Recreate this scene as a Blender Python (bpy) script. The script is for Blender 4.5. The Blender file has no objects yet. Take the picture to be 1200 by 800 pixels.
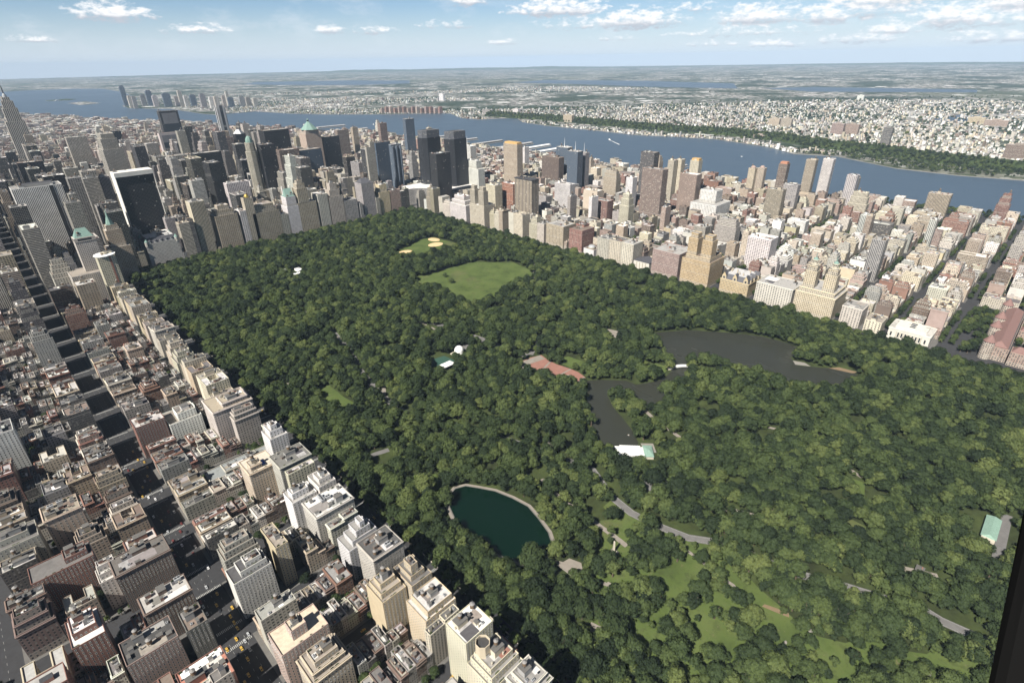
import bpy, bmesh, math, random
import numpy as np
from mathutils import Vector, Matrix
from mathutils.geometry import tessellate_polygon
rng = random.Random(7)
SC = bpy.context.scene
COL = SC.collection
# ------------------------------------------------------------------ frame of reference: x = crosstown (east +), y = uptown, metres
CAM = (210.11, 1521.0, 444.9)
CR = np.array([[-0.71046019, -0.3314693, 0.62078533], [0.70357881, -0.31583436, 0.63657326], [-0.01493915, 0.88903136, 0.45760252]])
FOC = 641.48
def S(n): return (n - 59) * 80.4          # y of the middle of a numbered cross street
def pix(x, y, z):                          # only used to leave out what the lens cannot see
    d = (np.array([x, y, z]) - np.array(CAM)) @ CR
    if d[2] > -5: return None
    return 600 + FOC * d[0] / -d[2], 400 - FOC * d[1] / -d[2], -d[2]
def seen(x, y, z=0, m=60):
    p = pix(x, y, z)
    return p is not None and -m < p[0] < 1200 + m and -m * 3 < p[1] < 800 + m * 2
# ------------------------------------------------------------------ materials
def new_mat(name, rough=0.8, spec=0.3):
    m = bpy.data.materials.new(name); m.use_nodes = True
    nt = m.node_tree; b = nt.nodes['Principled BSDF']
    b.inputs['Roughness'].default_value = rough
    b.inputs['Specular IOR Level'].default_value = spec
    return m, nt, b
class NB:
    def __init__(s, nt): s.nt = nt
    def n(s, t, **k):
        o = s.nt.nodes.new(t)
        for a, v in k.items(): setattr(o, a, v)
        return o
    def link(s, a, b): s.nt.links.new(a, b)
    def put(s, sock, v):
        if isinstance(v, (int, float)): sock.default_value = v
        elif isinstance(v, tuple): sock.default_value = v if len(v) == len(sock.default_value) else (*v, 1.0)[:len(sock.default_value)]
        else: s.link(v, sock)
    def m(s, op, a, b=None, c=None):
        o = s.n('ShaderNodeMath', operation=op); s.put(o.inputs[0], a)
        if b is not None: s.put(o.inputs[1], b)
        if c is not None: s.put(o.inputs[2], c)
        return o.outputs[0]
    def mix(s, f, a, b, blend='MIX'):
        o = s.n('ShaderNodeMix', data_type='RGBA', blend_type=blend)
        s.put(o.inputs[0], f); s.put(o.inputs[6], a); s.put(o.inputs[7], b)
        return o.outputs[2]
    def noise(s, vec, scale, detail=3, rough=.5):
        o = s.n('ShaderNodeTexNoise'); o.inputs['Scale'].default_value = scale; o.inputs['Detail'].default_value = detail
        o.inputs['Roughness'].default_value = rough
        if vec is not None: s.link(vec, o.inputs['Vector'])
        return o.outputs['Fac']
    def ramp(s, f, pts):
        o = s.n('ShaderNodeValToRGB'); s.link(f, o.inputs[0]); e = o.color_ramp.elements
        while len(e) < len(pts): e.new(.5)
        for q, (p, c) in zip(e, pts): q.position = p; q.color = (*c, 1) if len(c) == 3 else c
        return o.outputs[0]
    def pos(s): return s.n('ShaderNodeNewGeometry').outputs['Position']
    def smooth(s, v, lo, hi):
        o = s.n('ShaderNodeMapRange', interpolation_type='SMOOTHSTEP'); s.put(o.inputs[0], v); s.put(o.inputs[1], lo); s.put(o.inputs[2], hi)
        return o.outputs[0]
MAT = {}
def flat(name, col, rough=.8, spec=.3, var=.25, scale=.6, metal=0):
    m, nt, b = new_mat(name, rough, spec); q = NB(nt)
    tc = q.n('ShaderNodeTexCoord').outputs['Object']
    f = q.noise(tc, scale, 4)
    c = q.mix(f, tuple(x * (1 - var) for x in col), tuple(min(1, x * (1 + var)) for x in col))
    q.link(c, b.inputs['Base Color']); b.inputs['Metallic'].default_value = metal
    MAT[name] = m; return m
def wall_material(name, ww, wh, glass=(.030, .034, .040), blinds=.25, recess=True, base=True, bands=0, mull=0, rough=.85, strip=0):
    """masonry or curtain wall: one window per bay and storey, from UVs counted in bays and storeys"""
    m, nt, b = new_mat(name, rough, .3); q = NB(nt)
    uv = q.n('ShaderNodeUVMap').outputs[0]; sp = q.n('ShaderNodeSeparateXYZ'); q.link(uv, sp.inputs[0])
    u, v = sp.outputs[0], sp.outputs[1]
    tint = q.n('ShaderNodeAttribute', attribute_name='tint').outputs['Color']
    oi = q.n('ShaderNodeObjectInfo').outputs['Random']
    fu, fv = q.m('FRACT', u), q.m('FRACT', v)
    cu, cv = q.m('FLOOR', u), q.m('FLOOR', v)
    cell = q.n('ShaderNodeCombineXYZ'); q.link(cu, cell.inputs[0]); q.link(cv, cell.inputs[1]); q.link(q.m('MULTIPLY', oi, 91.7), cell.inputs[2])
    wn = q.n('ShaderNodeTexWhiteNoise', noise_dimensions='3D'); q.link(cell.outputs[0], wn.inputs[0]); rnd = wn.outputs[0]
    P = q.pos()
    grime = q.noise(P, .05, 4, .6); fine = q.noise(P, .9, 3, .7)
    wall = q.mix(q.m('MULTIPLY', grime, 1.0), q.mix(1.0, tint, (.66, .64, .62), 'MULTIPLY'), q.mix(1.0, tint, (1.22, 1.2, 1.18), 'MULTIPLY'))
    wall = q.mix(q.m('MULTIPLY', q.m('SUBTRACT', fine, .35), .5), wall, q.mix(1.0, tint, (.55, .52, .5), 'MULTIPLY'))
    # rain streaks that keep to each bay
    stv = q.n('ShaderNodeCombineXYZ'); q.link(q.m('MULTIPLY', u, 3.1), stv.inputs[0]); q.link(q.m('MULTIPLY', v, .13), stv.inputs[1]); q.link(q.m('MULTIPLY', oi, 40.), stv.inputs[2])
    st = q.smooth(q.noise(stv.outputs[0], 1.0, 3), .52, .75)
    wall = q.mix(q.m('MULTIPLY', st, .22), wall, (.12, .11, .10))
    if base:   # two storeys of paler stone, then shopfront height
        lo = q.m('LESS_THAN', v, 2.0)
        wall = q.mix(q.m('MULTIPLY', lo, .45), wall, (.42, .39, .33))
        band = q.m('LESS_THAN', q.m('ABSOLUTE', q.m('SUBTRACT', q.m('MODULO', q.m('ADD', v, 1.0), 6.0), 3.0)), .10)
        wall = q.mix(q.m('MULTIPLY', band, .5), wall, (.50, .47, .41))
    inu = q.m('LESS_THAN', q.m('ABSOLUTE', q.m('SUBTRACT', fu, .5)), ww / 2)
    inv = q.m('LESS_THAN', q.m('ABSOLUTE', q.m('SUBTRACT', fv, .52)), wh / 2)
    win = q.m('MULTIPLY', inu, inv)
    if base or wh < .7:     # pale sill under each opening, shadowless trim
        sill = q.m('MULTIPLY', q.m('LESS_THAN', q.m('ABSOLUTE', q.m('SUBTRACT', fu, .5)), ww / 2 + .06), q.m('LESS_THAN', q.m('ABSOLUTE', q.m('SUBTRACT', fv, .52 - wh / 2 - .05)), .045))
        wall = q.mix(q.m('MULTIPLY', sill, .4), wall, (.55, .52, .47))
    if strip:                # dark spandrels between vertical piers
        sp2 = q.m('MULTIPLY', inu, q.m('SUBTRACT', 1.0, inv))
        wall = q.mix(sp2, wall, (.07, .07, .075))
    br = q.m('MULTIPLY', q.m('GREATER_THAN', rnd, 1 - blinds), q.m('MULTIPLY', rnd, .30))
    gl = q.mix(br, glass, (.75, .70, .60))
    gl = q.mix(q.m('MULTIPLY', q.m('LESS_THAN', q.m('ABSOLUTE', q.m('SUBTRACT', fv, .55)), .025), .5 if wh < .8 else 0.0), gl, (.35, .33, .3))
    if mull:
        ml = q.m('MAXIMUM', q.m('LESS_THAN', fu, mull), q.m('LESS_THAN', fv, mull * 1.3))
        gl = q.mix(ml, gl, q.mix(.6, tint, (.2, .2, .2)))
    col = q.mix(win, wall, gl)
    q.link(col, b.inputs['Base Color'])
    q.link(q.m('MULTIPLY_ADD', win, -(rough - .14), rough), b.inputs['Roughness'])
    bmp = q.n('ShaderNodeBump'); bmp.inputs['Strength'].default_value = .5; bmp.inputs['Distance'].default_value = .35
    q.link(q.m('SUBTRACT', 1.0, win), bmp.inputs['Height']); q.link(bmp.outputs[0], b.inputs['Normal'])
    MAT[name] = m; return m
wall_material('punched', .40, .54)
wall_material('wide', .62, .46, blinds=.35)
wall_material('paired', .66, .56, blinds=.3)
wall_material('stripe', .46, .74, strip=1, base=False, blinds=.08)
wall_material('grid', .68, .62, base=False, blinds=.15)
wall_material('ribbon', 1.01, .48, base=False, blinds=.12)
wall_material('curtain', 1.01, 1.01, base=False, blinds=.012, mull=.09, glass=(.009, .010, .013), rough=.35)
wall_material('bluecurtain', 1.01, 1.01, base=False, blinds=.012, mull=.07, glass=(.06, .085, .12), rough=.3)
def tint_mat(name, lo, hi, spots, rough=.9, scale=.35):
    m, nt, b = new_mat(name, rough, .2); q = NB(nt)
    tint = q.n('ShaderNodeAttribute', attribute_name='tint').outputs['Color']; P = q.pos()
    f = q.noise(P, scale, 5, .65); g = q.noise(P, scale * .22, 3)
    c = q.mix(f, q.mix(1., tint, lo, 'MULTIPLY'), q.mix(1., tint, hi, 'MULTIPLY'))
    c = q.mix(q.m('MULTIPLY', q.smooth(g, .55, .7), spots), c, (.09, .085, .08))
    q.link(c, b.inputs['Base Color']); MAT[name] = m
tint_mat('plain', (.75, .74, .72), (1.2, 1.2, 1.2), .15, scale=.12)
tint_mat('roofing', (.62, .6, .6), (1.3, 1.28, 1.25), .45)
flat('tarpaper', (.055, .055, .06), .9); flat('wood_tank', (.16, .11, .07), .9, var=.35, scale=2); flat('tank_metal', (.22, .21, .2), .6)
flat('steel', (.35, .36, .37), .45, .5); flat('white_paint', (.78, .78, .76), .6); flat('copper_green', (.19, .29, .25), .75, var=.3); flat('pale_copper', (.21, .32, .26), .8, var=.3)
flat('slate', (.085, .085, .095), .6); flat('gold', (.62, .45, .12), .35, .5, metal=.6); flat('red_tile', (.21, .125, .11), .85)
flat('glass_dark', (.022, .026, .032), .12, .5); flat('limestone', (.50, .46, .37), .85); flat('wheel_rubber', (.03, .03, .03), .9)
flat('asphalt', (.038, .038, .04), .9, scale=.2); flat('road_paint', (.34, .34, .32), .8); flat('dark_metal', (.03, .03, .032), .6); flat('black_paint', (.006, .006, .006), .9, .05)
flat('brick_red', (.30, .145, .105), .9); flat('pool_dark', (.03, .035, .035), .2, .5); flat('canvas_green', (.03, .075, .055), .8)
flat('blue_tarp', (.05, .12, .42), .7)
def pave(name, col, rough=.9):
    m, nt, b = new_mat(name, rough, .2); q = NB(nt); P = q.pos()
    f = q.noise(P, .15, 5, .65)
    q.link(q.mix(f, tuple(x * .7 for x in col), tuple(x * 1.3 for x in col)), b.inputs['Base Color']); MAT[name] = m
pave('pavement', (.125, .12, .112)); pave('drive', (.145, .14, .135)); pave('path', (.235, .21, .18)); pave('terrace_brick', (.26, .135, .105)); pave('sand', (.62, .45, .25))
pave('bare_soil', (.20, .145, .09)); pave('rock', (.24, .225, .20)); pave('yard', (.06, .062, .05)); pave('concrete_pier', (.42, .41, .39))
# lawn
m, nt, b = new_mat('lawn', .95, .1); q = NB(nt); P = q.pos()
f = q.noise(P, .035, 6, .7); g = q.noise(P, .25, 4, .7); h = q.noise(P, .012, 3)
c = q.ramp(f, [(.3, (.044, .062, .021)), (.5, (.080, .112, .032)), (.72, (.115, .140, .047))])
c = q.mix(q.m('MULTIPLY', q.smooth(g, .55, .75), .5), c, (.082, .086, .036))
c = q.mix(q.m('MULTIPLY', q.smooth(h, .58, .7), .45), c, (.12, .113, .055))
mot = q.noise(P, .07, 5, .75); c = q.mix(q.m('MULTIPLY', q.smooth(mot, .50, .66), .55), c, (.034, .050, .018)); wear = q.noise(P, .11, 4, .7); c = q.mix(q.m('MULTIPLY', q.smooth(wear, .60, .70), .55), c, (.15, .13, .075))
q.link(c, b.inputs['Base Color']); MAT['lawn'] = m
m, nt, b = new_mat('woodland_floor', .95, .1); q = NB(nt); P = q.pos()
f = q.noise(P, .03, 6, .7); g = q.noise(P, .2, 4, .7)
c = q.ramp(f, [(.35, (.026, .032, .015)), (.55, (.046, .060, .021)), (.70, (.066, .085, .029))])
c = q.mix(q.m('MULTIPLY', q.smooth(g, .6, .75), .5), c, (.10, .085, .055))
q.link(c, b.inputs['Base Color']); MAT['woodland_floor'] = m
# foliage
def foliage(name, cols, k=1.0):
    m, nt, b = new_mat(name, .75, .22); q = NB(nt); P = q.pos()
    r = q.n('ShaderNodeObjectInfo').outputs['Random']
    big = q.noise(P, .011, 3, .6)
    f = q.m('ADD', q.m('MULTIPLY', r, .78), q.m('MULTIPLY', q.m('SUBTRACT', big, .36), .95))
    c = q.ramp(f, cols)
    g = q.noise(P, .45, 3, .7)
    c = q.mix(q.smooth(g, .3, .7), q.mix(1., c, (.78, .8, .78), 'MULTIPLY'), q.mix(1., c, (1.28, 1.24, 1.15), 'MULTIPLY'))
    q.link(c, b.inputs['Base Color'])
    tr = q.n('ShaderNodeBsdfTranslucent'); q.link(q.mix(1., c, (1.25, 1.3, .8), 'MULTIPLY'), tr.inputs[0]); ms = q.n('ShaderNodeMixShader'); ms.inputs[0].default_value = .28
    q.link(b.outputs[0], ms.inputs[1]); q.link(tr.outputs[0], ms.inputs[2]); q.link(ms.outputs[0], nt.nodes['Material Output'].inputs['Surface']); MAT[name] = m
foliage('leaves', [(.04, (.016, .027, .014)), (.26, (.029, .046, .020)), (.52, (.048, .072, .028)), (.76, (.080, .110, .038)), (.97, (.132, .162, .056))])
flat('bark', (.11, .085, .06), .95, scale=3)
# water
def water(name, col, rough, bump, sc, hue=None, patch=None):
    m, nt, b = new_mat(name, rough, .5); q = NB(nt); P = q.pos()
    b.inputs['IOR'].default_value = 1.33
    mp = q.n('ShaderNodeMapping'); q.link(P, mp.inputs[0]); mp.inputs['Scale'].default_value = (1, .4, 1); mp.inputs['Rotation'].default_value = (0, 0, .4)
    a = q.noise(mp.outputs[0], sc, 6, .65); s2 = q.noise(mp.outputs[0], sc * .03, 4, .6)
    q.link(q.mix(s2, tuple(x * .75 for x in col), tuple(x * 1.25 for x in col)), b.inputs['Base Color'])
    q.link(q.m('MULTIPLY_ADD', s2, .25, rough - .1), b.inputs['Roughness'])
    bm = q.n('ShaderNodeBump'); bm.inputs['Strength'].default_value = bump; bm.inputs['Distance'].default_value = .5
    q.link(a, bm.inputs['Height']); q.link(bm.outputs[0], b.inputs['Normal']); MAT[name] = m
water('river_water', (.056, .084, .118), .38, .6, .05)
water('lake_water', (.034, .036, .028), .24, .25, .25)
water('pond_water', (.0015, .011, .006), .18, .15, .4)
# far land: town, woods, marsh seen from far away
m, nt, b = new_mat('far_land', .95, .1); q = NB(nt); P = q.pos()
f = q.noise(P, .0011, 6, .62); t = q.n('ShaderNodeTexVoronoi'); q.link(P, t.inputs['Vector']); t.inputs['Scale'].default_value = .022
sep = q.n('ShaderNodeSeparateColor'); q.link(t.outputs['Color'], sep.inputs[0])
roofs = q.ramp(sep.outputs[0], [(.0, (.035, .052, .028)), (.30, (.045, .058, .033)), (.34, (.13, .12, .115)), (.62, (.21, .195, .18)), (.85, (.34, .33, .31)), (.95, (.56, .55, .53))])
dens = q.smooth(f, .42, .56)
c = q.mix(dens, (.030, .046, .026), roofs)
marsh = q.smooth(q.noise(P, .00028, 4, .55), .56, .62)
c = q.mix(q.m('MULTIPLY', marsh, .55), c, (.075, .09, .05))
wh = q.n('ShaderNodeTexVoronoi'); q.link(P, wh.inputs['Vector']); wh.inputs['Scale'].default_value = .004
sw = q.n('ShaderNodeSeparateColor'); q.link(wh.outputs['Color'], sw.inputs[0])
shed = q.m('MULTIPLY', q.m('GREATER_THAN', sw.outputs[1], .88), q.m('LESS_THAN', wh.outputs['Distance'], .33))
c = q.mix(q.m('MULTIPLY', shed, .8), c, (.62, .62, .6))
q.link(c, b.inputs['Base Color']); MAT['far_land'] = m
m, nt, b = new_mat('far_woods', .95, .1); q = NB(nt); P = q.pos()
q.link(q.ramp(q.noise(P, .02, 6, .7), [(.35, (.022, .035, .014)), (.6, (.05, .07, .024)), (.75, (.09, .10, .04))]), b.inputs['Base Color']); MAT['far_woods'] = m
# ------------------------------------------------------------------ object helpers
COUNT = {}
def link(o, parent=None):
    COL.objects.link(o)
    if parent is not None: o.parent = parent
    return o
class MB:
    """collects faces with uv, material and tint and links them as ONE mesh object"""
    def __init__(s): s.v = []; s.f = []; s.uv = []; s.mi = []; s.t = []; s.mats = []
    def mat(s, name):
        if name not in s.mats: s.mats.append(name)
        return s.mats.index(name)
    def face(s, pts, mat, tint=(.5, .5, .5), uv=None):
        i = len(s.v); s.v.extend(pts); s.f.append(tuple(range(i, i + len(pts)))); s.mi.append(s.mat(mat)); s.t.append(tint)
        s.uv.append(uv or [(0, 0)] * len(pts))
    def box(s, x0, x1, y0, y1, z0, z1, mat, tint=(.5, .5, .5), top=None, bottom=False):
        a = [(x0, y0), (x1, y0), (x1, y1), (x0, y1)]
        for i in range(4):
            p, r = a[i], a[(i + 1) % 4]
            s.face([(*p, z0), (*r, z0), (*r, z1), (*p, z1)], mat, tint, [(0, 0), (1, 0), (1, 1), (0, 1)])
        s.face([(*p, z1) for p in a], top or mat, tint)
        if bottom: s.face([(*p, z0) for p in reversed(a)], mat, tint)
    def poly(s, pts, z, mat, tint=(.5, .5, .5)):
        if len(pts) <= 4: s.face([(x, y, z) for x, y in pts], mat, tint); return
        vv = [Vector((x, y, 0)) for x, y in pts]
        for t in tessellate_polygon([vv]):
            a, b_, c_ = (pts[k] for k in t)
            if (b_[0] - a[0]) * (c_[1] - a[1]) - (b_[1] - a[1]) * (c_[0] - a[0]) < 0: b_, c_ = c_, b_
            s.face([(*a, z), (*b_, z), (*c_, z)], mat, tint)
    def tube(s, x, y, z0, z1, r0, r1, mat, tint=(.5, .5, .5), n=10, cap=True, x1=None, y1=None):
        x1 = x if x1 is None else x1; y1 = y if y1 is None else y1
        A = [(x + r0 * math.cos(2 * math.pi * k / n), y + r0 * math.sin(2 * math.pi * k / n), z0) for k in range(n)]
        B = [(x1 + r1 * math.cos(2 * math.pi * k / n), y1 + r1 * math.sin(2 * math.pi * k / n), z1) for k in range(n)]
        for k in range(n):
            j = (k + 1) % n
            if r1 < 1e-4: s.face([A[k], A[j], B[k]], mat, tint)
            else: s.face([A[k], A[j], B[j], B[k]], mat, tint, [(k, 0), (k + 1, 0), (k + 1, max(1, round((z1 - z0) / 3.4))), (k, max(1, round((z1 - z0) / 3.4)))])
        if cap and r1 > 1e-4: s.face(B, mat, tint)
    def mesh(s, name):
        me = bpy.data.meshes.new(name); me.from_pydata(s.v, [], s.f)
        for mt in s.mats: me.materials.append(MAT[mt])
        me.polygons.foreach_set('material_index', s.mi)
        u = me.uv_layers.new(name='UVMap'); flatuv = [c for fc in s.uv for p in fc for c in p]; u.data.foreach_set('uv', flatuv)
        a = me.attributes.new('tint', 'FLOAT_COLOR', 'CORNER')
        a.data.foreach_set('color', [c for fc, t in zip(s.f, s.t) for _ in fc for c in (*t, 1)])
        me.update(); return me
    def build(s, name, parent=None, loc=None):
        o = bpy.data.objects.new(name, s.mesh(name))
        if loc: o.location = loc
        return link(o, parent)
def tag(o, label, cat, group=None, kind=None):
    if label: o['label'] = label
    if cat: o['category'] = cat
    if group: o['group'] = group
    if kind: o['kind'] = kind
    return o
def root(name, label, cat, loc, group=None):
    o = bpy.data.objects.new(name, None); o.empty_display_size = 1; o.location = loc; link(o)
    return tag(o, label, cat, group)
def struct(name, mb): return tag(mb.build(name), None, None, kind='structure')
def rect(x0, x1, y0, y1): return [(x0, y0), (x1, y0), (x1, y1), (x0, y1)]
def ngon(cx, cy, r, n, a0=0, sx=1): return [(cx + r * sx * math.cos(a0 + 2 * math.pi * k / n), cy + r * math.sin(a0 + 2 * math.pi * k / n)) for k in range(n)]
def ccw(p):
    a = sum(p[i][0] * p[(i + 1) % len(p)][1] - p[(i + 1) % len(p)][0] * p[i][1] for i in range(len(p)))
    return p if a > 0 else p[::-1]
def offset(p, d):     # outward offset of a counter-clockwise outline
    out = []; n = len(p)
    for i in range(n):
        a, b_, c_ = Vector(p[i - 1]), Vector(p[i]), Vector(p[(i + 1) % n])
        e1 = (b_ - a).normalized(); e2 = (c_ - b_).normalized()
        n1 = Vector((e1.y, -e1.x)); n2 = Vector((e2.y, -e2.x)); k = n1 + n2
        k = k / max(.35, k.length_squared) * 2 if k.length > 1e-6 else n1
        out.append((b_.x + k.x * d, b_.y + k.y * d))
    return out
def sheet(name, pts, z, mat, thick=0, side=None):
    mb = MB(); p = ccw(pts); mb.poly(p, z, mat)
    if thick:
        for i in range(len(p)):
            a, b_ = p[i], p[(i + 1) % len(p)]
            mb.face([(*a, z - thick), (*b_, z - thick), (*b_, z), (*a, z)], side or mat)
    return struct(name, mb)
def strip(name, line, w, z, mat):
    L, R_ = [], []
    for i, p in enumerate(line):
        a = Vector(line[max(0, i - 1)]); c_ = Vector(line[min(len(line) - 1, i + 1)]); d = (c_ - a).normalized(); nn = Vector((-d.y, d.x)) * w / 2
        L.append((p[0] + nn.x, p[1] + nn.y)); R_.append((p[0] - nn.x, p[1] - nn.y))
    mb = MB()
    for i in range(len(line) - 1): mb.face([(*R_[i], z), (*R_[i + 1], z), (*L[i + 1], z), (*L[i], z)], mat)
    return struct(name, mb)
def inside(p, x, y):
    c_ = False; n = len(p)
    for i in range(n):
        (xa, ya), (xb, yb) = p[i], p[i - 1]
        if (ya > y) != (yb > y) and x < (xb - xa) * (y - ya) / (yb - ya) + xa: c_ = not c_
    return c_
def near_line(l, x, y, w):
    for (xa, ya), (xb, yb) in zip(l, l[1:]):
        dx, dy = xb - xa, yb - ya; t = max(0, min(1, ((x - xa) * dx + (y - ya) * dy) / (dx * dx + dy * dy + 1e-9)))
        if (x - xa - t * dx) ** 2 + (y - ya - t * dy) ** 2 < w * w: return True
    return False
def edge_dist(p, x, y): 
    q2 = list(p) + [p[0]]
    for w in (2, 4, 7, 12):
        if near_line(q2, x, y, w): return w
    return 99
# ------------------------------------------------------------------ the setting: water, land, park
H = -2.5
mb = MB(); mb.face([(-34000, -9000, H), (-24000, -26000, H), (-9000, -34000, H), (9000, -33500, H), (20000, -24000, H), (20000, 14000, H), (-34000, 14000, H)], 'river_water'); struct('river_water', mb)
MANH = [(-1990, 4200), (-1990, -1500), (-1960, -2018), (-1759, -2986), (-1497, -3666), (-1004, -5042), (-474, -6781), (100, -7700), (500, -7750), (1500, -6000), (2600, -4500), (2600, 4200)]
sheet('street_ground', MANH, 0, 'asphalt', 3, 'rock')
NJS = [(-1014, -14912), (-1496, -15451), (-1944, -15375), (-2408, -15296), (-2766, -14567), (-2605, -11929), (-2150, -9000), (-1559, -7231), (-1512, -6703), (-1800, -6100), (-1786, -4986), (-1843, -4712), (-1980, -4773), (-2258, -4816), (-2360, -4228), (-2521, -3833), (-2823, -3402), (-3172, -3060), (-3307, -2866), (-3086, -2452), (-3081, -2201), (-3372, -2053), (-3145, -1760), (-3071, -1436), (-3040, -932), (-3001, -593), (-3074, -357), (-3122, -97), (-2996, 264), (-2841, 459), (-2890, 647), (-2706, 942), (-2684, 1159), (-2723, 1367), (-2500, 3500), (-2100, 9000)]
sheet('land', NJS + [(-33800, 9000), (-33900, -9000), (-30000, -17500), (-23900, -25900), (-17000, -30500), (-9000, -33900), (0, -33700), (8900, -33300), (12000, -29000), (12000, -14912)], 0, 'far_land', 4, 'rock')
sheet('island_land', [(-1113, -9803), (-1415, -10054), (-1500, -9800), (-1363, -9574), (-1119, -9617)], 0, 'far_woods', 3, 'rock')
sheet('island_land', [(-1220, -8646), (-1460, -8896), (-1512, -8185), (-1260, -8009)], 0, 'far_land', 3, 'rock')
for w in ([(-5534, -13668), (-6396, -15020), (-8178, -13631), (-8936, -11490), (-7690, -9728), (-6604, -10084), (-5758, -12004)], [(-8970, -7759), (-10423, -8080), (-10797, -5520), (-10291, -3411), (-8658, -2564), (-8554, -4074), (-8886, -5809)], [(-5103, 591), (-5698, 703), (-5561, 885), (-5234, 879), (-4967, 721)], [(-8300, -1400), (-8900, -2300), (-9600, -1800), (-9700, 200), (-9000, 300)]):
    sheet('bay_water', w, .5, 'river_water')
# low ridges on the skyline
def ridge(name, pts, hgt, w, seed):
    r2 = random.Random(seed); mb = MB(); P0 = []
    n = 60
    for k in range(n + 1):
        t = k / n * (len(pts) - 1); i = min(int(t), len(pts) - 2); f = t - i
        x = pts[i][0] * (1 - f) + pts[i + 1][0] * f; y = pts[i][1] * (1 - f) + pts[i + 1][1] * f
        hh = hgt * (.55 + .45 * math.sin(k * .23 + seed)) * (.8 + .3 * r2.random()) * min(1, k / 6, (n - k) / 6)
        d = math.hypot(x, y); ux, uy = x / d, y / d
        P0.append([(x - ux * w, y - uy * w, 0), (x - ux * w * .3, y - uy * w * .3, hh * .8), (x, y, hh), (x + ux * w, y + uy * w, 0)])
    for a, b_ in zip(P0, P0[1:]):
        for j in range(3): mb.face([a[j], b_[j], b_[j + 1], a[j + 1]], 'far_woods')
    return struct(name, mb)
ridge('hills', [(-6000, -31500), (-16000, -28500), (-24000, -21500), (-30500, -11000), (-31500, 3000)], 70, 1300, 2)
ridge('hills', [(-13500, -28500), (-21500, -22500), (-28000, -13500)], 95, 1500, 5)
PARKX0, PARKY1 = -829, 2500
sheet('park_ground', rect(PARKX0, -6, 5, PARKY1), .15, 'woodland_floor', .15, 'pavement')
LAKE = [(-380, 1081), (-397, 1095), (-422, 1125), (-423, 1143), (-443, 1154), (-457, 1161), (-479, 1162), (-498, 1159), (-518, 1147), (-536, 1120), (-546, 1109), (-565, 1082), (-593, 1062), (-648, 1105), (-686, 1160), (-714, 1210), (-718, 1242), (-716, 1268), (-698, 1281), (-670, 1277), (-651, 1295), (-659, 1310), (-676, 1333), (-690, 1366), (-675, 1384), (-615, 1368), (-592, 1340), (-578, 1315), (-579, 1295), (-568, 1254), (-565, 1224), (-568, 1190), (-562, 1174), (-540, 1166), (-524, 1172), (-506, 1178), (-476, 1191), (-426, 1190), (-395, 1205), (-373, 1178), (-382, 1140), (-367, 1130), (-350, 1151), (-336, 1178), (-324, 1200), (-310, 1218), (-305, 1225), (-289, 1233), (-263, 1206), (-250, 1204), (-272, 1181), (-300, 1152), (-315, 1132), (-359, 1095)]
POND = [(-83, 1122), (-94, 1127), (-102, 1140), (-112, 1158), (-118, 1180), (-121, 1202), (-116, 1222), (-109, 1243), (-101, 1255), (-90, 1262), (-77, 1260), (-62, 1250), (-54, 1232), (-51, 1211), (-51, 1189), (-51, 1173), (-53, 1158), (-60, 1140), (-71, 1126)]
POND = ccw(POND); LAKE = ccw(LAKE)
sheet('lake_water', LAKE, .30, 'lake_water')
sheet('path', offset(POND, 4.6), .30, 'path'); sheet('pond_kerb', offset(POND, 1.2), .55, 'pavement', .25); sheet('pond_water', POND, .58, 'pond_water')
SHEEP = ccw([(-463, 506), (-501, 521), (-535, 516), (-609, 523), (-635, 532), (-674, 584), (-694, 605), (-684, 667), (-657, 706), (-584, 721), (-547, 711), (-512, 745), (-485, 748), (-462, 743), (-432, 724), (-429, 704), (-454, 656), (-440, 604), (-432, 574)])
BALL = ccw([(-512, 318), (-540, 386), (-560, 402), (-619, 408), (-676, 420), (-700, 380), (-696, 332), (-690, 282), (-655, 272), (-587, 304)])
LAWNA = ccw([(-79, 797), (-93, 802), (-92, 848), (-95, 879), (-87, 900), (-74, 884), (-62, 850), (-68, 817)])
LAWNB = ccw([(-208, 1410), (-175, 1412), (-168, 1434), (-160, 1451), (-150, 1461), (-136, 1473), (-124, 1484), (-160, 1580), (-222, 1620), (-262, 1600), (-271, 1576), (-257, 1565), (-232, 1556), (-222, 1542), (-217, 1518), (-195, 1505), (-185, 1486), (-188, 1465), (-193, 1448), (-198, 1427)])
LAWNC = ccw([(-55, 1060), (-83, 1085), (-73, 1112), (-50, 1094)]); LAWND = ccw([(-128, 1346), (-162, 1360), (-150, 1385), (-118, 1372)])
LAWNE = ccw([(-470, 1118), (-500, 1128), (-505, 1150), (-480, 1156), (-455, 1145)]); LAWNF = ccw([(-395, 1000), (-420, 1010), (-425, 1050), (-405, 1060), (-393, 1040)])
LAWNG = ccw([(-180, 1262), (-196, 1262), (-200, 1290), (-185, 1310), (-172, 1290)])
LAWNS = [SHEEP, BALL, LAWNA, LAWNB, LAWNC, LAWND, LAWNE, LAWNF, LAWNG, ccw([(-455, 770), (-482, 775), (-478, 800), (-450, 795)]), ccw([(-565, 800), (-600, 810), (-590, 850), (-560, 835)]), ccw([(-330, 1460), (-352, 1462), (-350, 1480), (-330, 1478)]), ccw([(-398, 1440), (-420, 1432), (-424, 1456), (-402, 1462)]), ccw([(-505, 1330), (-525, 1322), (-528, 1345), (-508, 1350)])]
for k, l in enumerate(LAWNS): sheet('lawn', l, .20 + .004 * k, 'lawn')
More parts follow.
